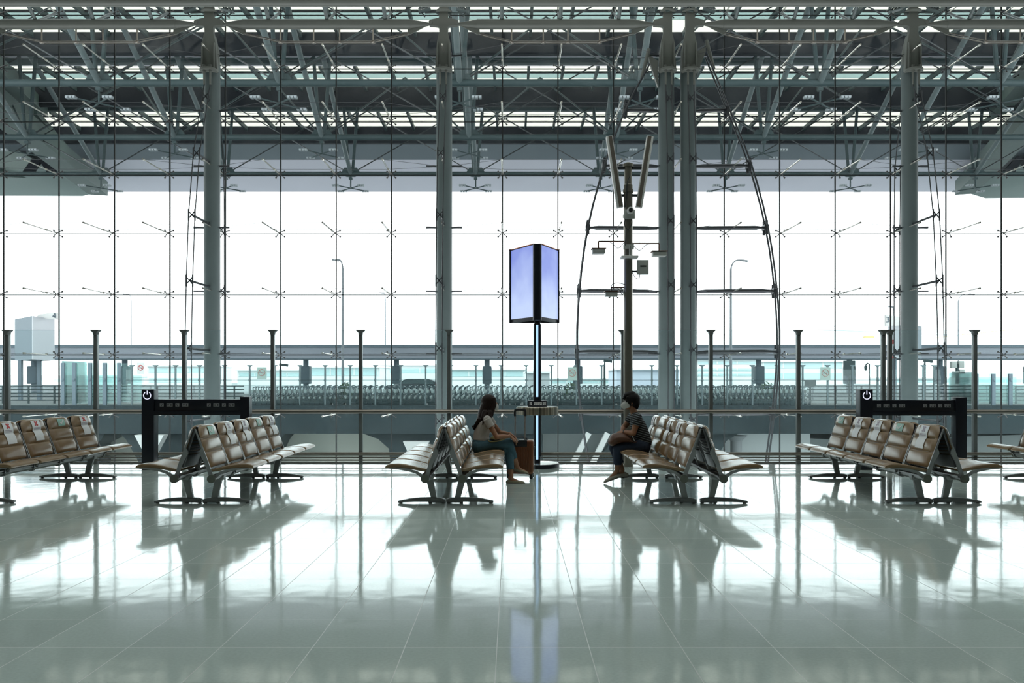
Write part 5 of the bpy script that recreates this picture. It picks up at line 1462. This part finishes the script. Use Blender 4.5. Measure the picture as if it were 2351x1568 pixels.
# no smoking signs on it
for px, py, w, h, lab_, bgc in ((323, 846, 17, 27, 'small white no-smoking sign on the outdoor glass between the booth and the charging frame', M_white),
                           (601, 857, 22, 28, 'pale green no-smoking sign outside, beyond the first single column', M_grey),
                           (1314, 858, 23, 30, 'pale green no-smoking sign outside, between kiosk and mast', M_grey),
                           (1895, 858, 23, 30, 'pale green no-smoking sign outside, behind the faded-cross seats', M_grey)):
    q = MB(); q.box(-w / 2 / so, w / 2 / so, -0.01, 0.01, -h / 2 / so, h / 2 / so)
    c = P(px, py, ZO - 0.09)
    o = q.obj('no_smoking_sign', bgc if bgc is M_white else (bpy.data.materials.get('pale_green_sign') or mat('pale_green_sign', (0.36, 0.46, 0.42), 0.5)), None, c)
    tag(o, lab_, 'sign', 'no-smoking signs on the outdoor glass')
    r = w * 0.34 / so; zc = 0.04 if h > 26 else 0
    q = MB(); q.sweep([(r * math.cos(a), -0.02, zc + r * math.sin(a)) for a in [2 * PI * k / 20 for k in range(20)]], 0.018 if w < 20 else 0.014, 6, closed=True)
    q.tube((-r * 0.7, -0.02, zc + r * 0.7), (r * 0.7, -0.02, zc - r * 0.7), 0.014, 6)
    q.obj('ban_ring', M_red if w < 20 else (bpy.data.materials.get('faded_red') or mat('faded_red', (0.45, 0.22, 0.19), 0.6)), o)
    q = MB(); q.box(-r * 0.75, r * 0.55, -0.016, -0.012, zc - 0.03, zc + 0.005); q.sweep([(r * 0.3, -0.014, zc + 0.01), (r * 0.5, -0.014, zc + 0.05), (r * 0.25, -0.014, zc + 0.08)], 0.008, 5)
    q.obj('cigarette', M_blueshade, o)

# elevated walkway beyond
ZW = 79.0; sw = F / ZW
t = thing('elevated_walkway', 'long pale covered walkway crossing behind the trolleys on thick columns', 'walkway', (0, ZW, 0))
z0, z1 = EYE + (HY - 824) / sw, EYE + (HY - 792) / sw
q = MB(); q.box(-70, 70, 0, 5, z0, z1 - 0.25); q.obj('deck', mat('walkway_lilac_grey', (0.40, 0.42, 0.48), 0.7, 0, 0.1, 0.1), t)
MB().box(-70, 70, -0.15, 5, z1 - 0.25, z1).obj('coping', M_blueshade, t)
MB().box(-70, 70, -0.1, 0.0, z0 - 0.05, z0 + 0.06).obj('lower_edge', M_blueshade, t)
for k in range(-1, 12):
    x = (264 + 213.2 * k - CX) / sw
    q = MB(); q.tube((x, 2, 0), (x, 2, z0), 0.27, 14); c = q.obj('column', M_blueshade, t)
    q = MB(); q.box(x - 0.45, x + 0.45, 1.5, 2.5, 1.0, 2.75); q.obj('column_casing', mat('casing_grey', (0.10, 0.14, 0.17), 0.6) if 'casing_grey' not in bpy.data.materials else bpy.data.materials['casing_grey'], c, bevel=0.08)

# luggage trolleys
tr = MB()
for sy in (-0.26, 0.26):
    tr.bar((-0.42, sy, 0.14), (0.45, sy, 0.20), 0.035, 0.04); tr.bar((0.40, sy, 0.18), (0.30, sy, 0.98), 0.035, 0.04)
    tr.bar((0.30, sy, 0.98), (0.48, sy, 1.04), 0.035, 0.04); tr.bar((-0.30, sy, 0.16), (0.33, sy, 0.72), 0.025, 0.025)
    tr.box(-0.40, -0.26, sy - 0.02, sy + 0.02, 0.0, 0.13); tr.box(0.34, 0.46, sy - 0.02, sy + 0.02, 0.0, 0.16)
tr.box(0.44, 0.50, -0.3, 0.3, 1.0, 1.06)
tr.box(-0.40, 0.40, -0.24, 0.24, 0.19, 0.22)
tr.box(0.28, 0.40, -0.25, 0.25, 0.42, 0.50)
trolley_me = tr.mesh('luggage_trolley', M_trolley, weld=False)
tp = MB(); tp.box(0.20, 0.34, -0.30, 0.30, 0.68, 0.86); tp.box(0.12, 0.22, -0.30, 0.30, 0.36, 0.47)
trp_me = tp.mesh('pale_plate', mat('pale_trolley_plate', (0.50, 0.54, 0.55), 0.5), weld=False)
def trolley(x, y, lab_, grp):
    o = link('luggage_trolley', trolley_me, None, (x, y, 0)); tag(o, lab_, 'trolley', grp)
    link('pale_plate', trp_me, o)
for (zz, pa, pb, pit, lab_, grp) in ((46.2, 572, 1850, 0.30, 'nested luggage trolley in the row nearest the outdoor glass', 'front row of nested trolleys'),
                                (50.0, 640, 1840, 0.33, 'nested luggage trolley in the middle row, behind the front row', 'middle row of nested trolleys'),
                                (56.0, 690, 1830, 0.40, 'nested luggage trolley in the back row before the walkway', 'back row of nested trolleys')):
    x = (pa - CX) * zz / F
    i = 0
    while x < (pb - CX) * zz / F:
        trolley(x, zz, lab_, grp); x += pit * (1.9 if i % 17 == 16 else 1); i += 1
MB()
# car behind the trolleys
ZCAR = 66.0; scr = F / ZCAR
t = thing('car', 'dark van-like car passing behind the luggage trolleys', 'car', ((948 - CX) / scr, ZCAR, 0))
prof = [(-2.2, 0.35), (-2.2, 0.85), (-1.95, 0.98), (-1.15, 1.08), (-0.75, 1.42), (-0.45, 1.50), (1.2, 1.50), (1.75, 1.32), (1.95, 1.0), (2.0, 0.35)]
MB().prism(prof, 'y', 0, 1.7).obj('body', M_suv, t, bevel=0.05)
q = MB(); q.prism([(-1.0, 1.10), (-0.65, 1.40), (-0.4, 1.44), (1.15, 1.44), (1.6, 1.28), (1.7, 1.08)], 'y', -0.012, 0.0); q.obj('side_window', mat('car_glass', (0.10, 0.14, 0.15), 0.1), t)
q = MB(); q.box(1.80, 1.99, -0.02, 0.3, 0.92, 1.06); q.obj('tail_light', M_red, t)
for x in (-1.4, 1.3):
    q = MB(); q.lathe([(0.33, -0.03), (0.33, 0.2)], (x, 0, 0.33), 20, 'y'); q.obj('wheel', M_black, t)

# far terminal buildings
def building(x0, x1, ytop, Z, label, wall, bands, cols=0, ledge=True):
    s = F / Z; a, b_ = (x0 - CX) / s, (x1 - CX) / s; h = EYE + (HY - ytop) / s
    c = (a + b_) / 2; hw = (b_ - a) / 2
    t = thing('terminal_building', label, 'building', (c, Z, 0))
    MB().box(-hw, hw, 0, 14, 0, h).obj('wall', wall, t)
    if ledge: MB().box(-hw - 0.4, hw + 0.4, -0.8, 14.5, h - 0.35, h).obj('roof_edge', M_white, t)
    for ya, yb in bands:
        za, zb = EYE + (HY - yb) / s, EYE + (HY - ya) / s
        w = MB().box(-hw + 0.4, hw - 0.4, -0.12, -0.02, za, zb).obj('window_band', M_teal, t)
        m_ = MB(); n = max(3, int(hw * 2 / 4))
        for k in range(n + 1):
            x = -hw + 0.4 + (2 * hw - 0.8) * k / n; m_.box(x - 0.12, x + 0.12, -0.2, -0.12, za, zb)
        m_.obj('mullions', M_white, w, weld=False)
    return t
building(338, 482, 838, 180, 'low pale terminal with green glass bands behind the charging frame', M_pale, [(845, 855), (868, 878)])
building(545, 700, 848, 200, 'faint pale block far beyond the first single column', M_pale, [(856, 864)])
building(700, 872, 840, 170, 'long low terminal with bright teal glass far behind the empty floor gap', M_pale, [(844, 862)])
building(872, 1012, 836, 190, 'pale terminal block behind the dark car', M_pale, [(846, 856)])
building(1030, 1206, 846, 175, 'white terminal with framed teal windows behind the girl\'s head', M_pale, [(852, 864)])
building(1210, 1262, 852, 150, 'small grey rooftop block behind the kiosk pole', M_concrete, [])
building(1262, 1412, 868, 210, 'very faint low block between kiosk and mast', M_pale, [(874, 880)])
building(1416, 1560, 846, 160, 'flat lilac shed behind the mast', M_lilac, [])
building(1596, 1742, 822, 165, 'tall white louvred terminal behind the paired columns', M_pale, [(830, 836), (846, 851), (858, 863)])
building(1748, 1938, 828, 185, 'glassy teal terminal beyond the row of faded-cross seats', M_pale, [(832, 846), (856, 870)])
building(2050, 2420, 866, 220, 'very low pale block far beyond the second charging frame', M_pale, [(872, 878)])
building(-80, 330, 862, 220, 'very low pale block far beyond the glass booth', M_pale, [(870, 877)])

# street lamps
M_lamp = mat('lamp_post_grey', (0.30, 0.33, 0.36), 0.5)
for px, py, arm, Z, lab_ in ((787, 596, -15, 72, 'tall curved street lamp outside beyond the empty seats and the girl'), (1678, 597, 28, 72, 'tall curved street lamp outside beyond the paired columns, arm turned outward'),
                        (301, 675, -11, 105, 'faint distant street lamp over the charging frame and no-smoking sign'), (885, 672, -7, 105, 'faint distant street lamp beside the first column and dark car'),
                        (2200, 675, 28, 95, 'faint distant street lamp beyond the crane arm'), (2052, 703, -6, 90, 'distant street lamp at the number three pylon')):
    s = F / Z; h = EYE + (HY - py) / s; x = (px - CX) / s; d = arm / s
    t = thing('street_lamp', lab_, 'street lamp', (x, Z, 0))
    q = MB(); r0 = 0.13 if Z < 80 else 0.08
    q.sweep([(0, 0, 0), (0, 0, h - 0.9)] + [(d * (1 - math.cos(a)) * 0.6, 0, h - 0.9 + 0.9 * math.sin(a)) for a in (0.4, 0.8, 1.2, 1.57)] + [(d, 0, h - 0.02)], [r0, r0 * 0.8] + [r0 * 0.5] * 5, 8)
    q.obj('lamp_post', M_lamp, t)
    q = MB(); q.obox((d * 1.1, 0, h - 0.05), (1, 0, -0.15), (0, 1, 0), (0.15, 0, 1), 0.30, 0.14, 0.06); q.obj('lamp_head', M_lamp, t)

# sign pylons with a number on the fin
def glyph(q, ch, c, w, h, t):
    segs = {'4': [((0.2, 0), (-0.5, -0.2)), ], }
    pts = {'4': [[(0.25, -0.5), (0.25, 0.5), (-0.5, -0.2), (0.5, -0.2)]], '3': [[(-0.4, 0.5), (0.4, 0.5), (-0.05, 0.08), (0.4, -0.1), (0.35, -0.45), (-0.4, -0.5)]]}[ch]
    for pl in pts:
        for a, b_ in zip(pl[:-1], pl[1:]):
            q.bar(c + Vector((a[0] * w, 0, a[1] * h)), c + Vector((b_[0] * w, 0, b_[1] * h)), t, t)
X = lambda p: (p - CX) / s
H = lambda y: EYE + (HY - y) / s
def pylon(label, Zc, corners, y0, y1, num, numpx, fin, legs, reds=()):
    global Z, s
    Z = Zc; s = F / Z
    pts = [P(a, HY, zz) for a, zz in corners]
    o_ = (sum(p.x for p in pts) / 4, sum(p.y for p in pts) / 4)
    t = thing('sign_pylon', label, 'sign', (o_[0], o_[1], 0))
    loc = Vector((o_[0], o_[1], 0))
    MB().prism([(p.x - o_[0], p.y - o_[1]) for p in pts], 'z', H(y0), H(y1)).obj('sign_box', M_blueshade, t)
    a, b_ = pts[num[0]] - loc, pts[num[1]] - loc; a.z = b_.z = 0
    d = (b_ - a).normalized(); n = Vector((d.y, -d.x, 0))
    q = MB(); q.obox((a + b_) / 2 + n * 0.03 + Vector((0, 0, (H(y0) + H(y1)) / 2)), d, n, (0, 0, 1), (b_ - a).length / 2, 0.02, (H(y1) - H(y0)) / 2)
    q.obj('front_panel', bpy.data.materials.get('pylon_white') or mat('pylon_white', (0.78, 0.80, 0.86), 0.5), t)
    pl = [P(x, y, Z) - loc for x, y in fin]
    q = MB(); q.prism([(p.x, p.z) for p in pl], 'y', pl[0].y + 0.3, pl[0].y + 0.5); q.obj('fin', M_white, t)
    c = P(numpx[1], numpx[2], Z) - loc; c.y = pl[0].y + 0.28
    q = MB(); glyph(q, numpx[0], c, 0.20, 0.30, 0.05); q.obj('number', M_blueshade, t, weld=False)
    for p_ in legs:
        c = P(p_, HY, Z + 1.0) - loc
        q = MB(); q.box(c.x - 0.11, c.x + 0.11, c.y, c.y + 0.22, 0, H(y0)); q.obj('leg', M_blueshade, t)
    for f, ya, yb in reds:
        c = a.lerp(b_, f) + n * 0.055; q = MB(); q.obox(c + Vector((0, 0, (H(ya) + H(yb)) / 2)), d, n, (0, 0, 1), 0.11, 0.01, (H(yb) - H(ya)) / 2); q.obj('red_square', M_red, t)
pylon('raised pale wayfinding box with number four fin above the glass booth', 55, [(34, 57), (73, 54), (124, 56.5), (84, 60)], 826, 728, (1, 2), ('4', 119, 724),
      [(73, 729), (124, 733), (124, 717), (108, 718), (84, 721)], (45, 88))
pylon('raised wayfinding box with number three and red squares behind the single column', 52, [(2040, 54), (2092, 51.5), (2116, 54), (2066, 57)], 822, 745, (0, 1), ('3', 2043, 733),
      [(2039, 747), (2072, 747), (2070, 726), (2039, 722)], (2055, 2095), ((0.22, 788, 777), (0.22, 824, 816)))

# teal glass booths at both ends
for x0, x1, posts_, ytop, lab_ in ((142, 276, (146, 172, 208, 242, 275), 829, 'teal glass booth outside beyond the red-cross seats'), (2236, 2400, (2240, 2279, 2318, 2360), 854, 'teal glass booth outside beyond the frame-edge seats by the charging frame')):
    Z = 45.2; s = F / Z
    c = X((x0 + x1) / 2)
    t = thing('glass_booth', lab_, 'glass booth', (c, Z, 0))
    MB().box(X(x0) - c, X(x1) - c, 0, 0.03, 0.1, H(ytop)).obj('glass_pane', G_teal, t)
    MB().box(X(x0) - c, X(x1) - c, 2.6, 2.63, 0.1, H(ytop + 3)).obj('glass_pane', G_teal, t)
    MB().box(X(x0) - c, X(x0) - c + 0.03, 0.03, 2.6, 0.1, H(ytop)).obj('glass_pane', G_teal, t)
    for p_ in posts_:
        q = MB(); q.box(X(p_) - c - 0.10, X(p_) - c + 0.10, -0.12, 0.0, 0, H(ytop) - 0.1); q.ball((X(p_) - c, -0.14, EYE - 0.02), (0.08, 0.03, 0.1), 6, 5); q.obj('post', M_blueshade, t)

# guard rails on the forecourt
for x0, x1, Z, lab_ in ((-60, 560, 49, 'grey guard rail with doubled bars outside beyond the booth'), (1852, 2420, 49, 'grey guard rail with doubled bars outside beyond the second charging frame'),
                   (-60, 520, 58, 'farther pale guard rail outside beyond the booth'), (1860, 2420, 58, 'farther pale guard rail outside beyond the second charging frame')):
    s = F / Z; c = X((x0 + x1) / 2); t = thing('guard_rail', lab_, 'guard rail', (c, Z, 0))
    m_ = M_truss if Z < 55 else M_lamp
    for z in (1.05, 0.85, 0.62, 0.42, 0.2): MB().tube((X(x0) - c, 0, z), (X(x1) - c, 0, z), 0.03, 6).obj('rail', m_, t)
    x = X(x0) - c + 0.2
    while x < X(x1) - c:
        q = MB(); q.box(x - 0.04, x + 0.04, -0.04, 0.04, 0, 1.06); q.obj('post', m_, t); x += 1.55

# poles, boards and bushes
Z = 50; s = F / Z
t = thing('notice_board', 'dark square board on a post outside beyond the second charging frame', 'board', (X(1950), Z, 0))
q = MB(); q.box(-13 / s, 13 / s, -0.06, 0.06, H(863), H(828)); q.obj('board', M_truss, t)
q = MB(); q.box(-0.05, 0.05, -0.05, 0.05, 0, H(863)); q.obj('post', M_truss, t)
t = thing('notice_board', 'wide low dark board on posts outside behind the faded-cross seats', 'board', (X(1860), Z, 0))
q = MB(); q.box(-13 / s, 13 / s, -0.06, 0.06, H(887), H(872)); q.obj('board', M_truss, t)
q = MB(); q.box(-0.05, 0.05, -0.05, 0.05, 0, H(887)); q.obj('post', M_truss, t)
for px, py, sg, lab_ in ((1388, 829, 1, 'outdoor camera pole between the kiosk and the mast'), (644, 838, 1, 'outdoor camera pole beyond the first single column'), (2123, 829, 1, 'outdoor camera pole beside the last single column')):
    t = thing('camera_pole', lab_, 'camera pole', (X(px), Z, 0))
    MB().tube((0, 0, 0), (0, 0, H(py + 8)), 0.07, 10).obj('pole', M_truss, t)
    q = MB(); q.obox((sg * 0.2, 0, H(py)), (1, 0, -0.12), (0, 1, 0), (0.12, 0, 1), 0.26, 0.08, 0.08); q.bar((0, 0, H(py + 8)), (0.02, 0, H(py)), 0.08, 0.08); q.obj('camera', M_truss, t, weld=False)
t = thing('lantern_post', 'outdoor lantern post with hanging lamp beyond the second charging frame', 'lamp post', (X(1996), Z, 0))
q = MB(); q.sweep([(0, 0, 0), (0, 0, H(836)), (-0.12, 0, H(834)), (-0.22, 0, H(838))], 0.045, 8); q.obj('post', M_truss, t)
q = MB(); q.lathe([(0.02, 0), (0.10, -0.1), (0.09, -0.3), (0.03, -0.36)], (-0.22, 0, H(838)), 10); q.obj('lantern', M_truss, t)
t = thing('antenna_pole', 'outdoor pole with stacked grey boxes beside the last single column', 'pole', (X(2197), Z, 0))
q = MB(); q.tube((0, 0, 0), (0, 0, H(835)), 0.09, 10); q.obj('pole', M_truss, t)
for dx, y0, y1 in ((-0.22, 845, 830), (0.22, 845, 829), (0.25, 858, 848), (-0.1, 868, 852)):
    q = MB(); q.box(dx - 0.16, dx + 0.16, -0.15, 0.15, H(y0), H(y1)); q.obj('grey_box', M_grey, t, bevel=0.02)
def bush(px, Z, w, h, lab_):
    random.seed(px); q = MB(); s = F / Z
    for i in range(420):
        a = random.uniform(0, 2 * PI); r = w * math.sqrt(random.random()); z = h * (0.15 + 0.85 * random.random() * math.sqrt(max(0, 1 - (r / w) ** 2)))
        c = Vector((r * math.cos(a), r * math.sin(a), z)); d = Vector((random.uniform(-1, 1), random.uniform(-1, 1), random.uniform(-0.3, 1))).normalized(); e = d.orthogonal().normalized()
        L = 0.12
        q.add([c - d * L, c + e * L * 0.4, c + d * L, c - e * L * 0.4, ], [(0, 1, 2, 3)])
    t = thing('shrub', lab_, 'shrub', ((px - CX) / s, Z, 0))
    q.obj('foliage', M_leaf, t, weld=False)
    q = MB(); q.tube((0, 0, 0), (0, 0, h * 0.6), 0.05, 6); q.obj('stem', M_bagb, t)
bush(792, 53.5, 0.6, 1.25, 'small dull green shrub among the trolleys below the tall street lamp')
bush(1312, 53.5, 0.65, 1.25, 'small dull green shrub among the trolleys under the no-smoking sign by the kiosk')
bush(1762, 53.5, 0.7, 1.3, 'small dull green shrub at the trolley row end beside the paired columns')

# tower crane on the horizon
Z = 260; s = F / Z
t = thing('tower_crane', 'faint tower crane arm with hanging yellow block on the horizon', 'crane', (X(2420), Z, 0)); o_ = X(2420)
M_crane = mat('pale_crane_steel', (0.45, 0.50, 0.54), 0.6)
q = MB()
a, b_ = Vector((X(1877) - o_, 0, H(757))), Vector((X(2520) - o_, 0, H(783)))
q.bar(a, b_, 0.35, 0.35); q.bar(a + Vector((3, 0.8, 0)), b_ + Vector((0, 0.8, 0)), 0.2, 0.2)
a2, b2 = a + Vector((2.5, 0.4, 1.4)), b_ + Vector((0, 0.4, 1.6)); q.bar(a2, b2, 0.12, 0.12)
n = 40
for k in range(n):
    p0 = a.lerp(b_, (k + 1) / (n + 1)); p1 = a2.lerp(b2, (k + 0.5) / (n + 1)); p2 = a2.lerp(b2, (k + 1.4) / (n + 1)); q.bar(p0, p1, 0.1, 0.1); q.bar(p0, p2, 0.1, 0.1)
q.obj('jib', M_crane, t, weld=False)
MB().bar(P(2140, 776, Z) - t.location, P(2500, 738, Z) - t.location, 0.18, 0.18).obj('stay_cable', M_amber, t)
q = MB(); q.box(-1, 1, 0, 2, 0, H(740)); q.obj('tower', M_crane, t)
q = MB(); q.box(X(1984) - o_, X(2004) - o_, -1, 1, H(797), H(776)); q.box(X(1986) - o_, X(2002) - o_, -0.9, 0.9, H(776), H(764)); q.obj('hook_block', M_white, t)
q = MB(); q.box(X(1984) - o_, X(2004) - o_, -1.1, 1.1, H(776), H(772)); q.obj('yellow_band', M_amber, t)
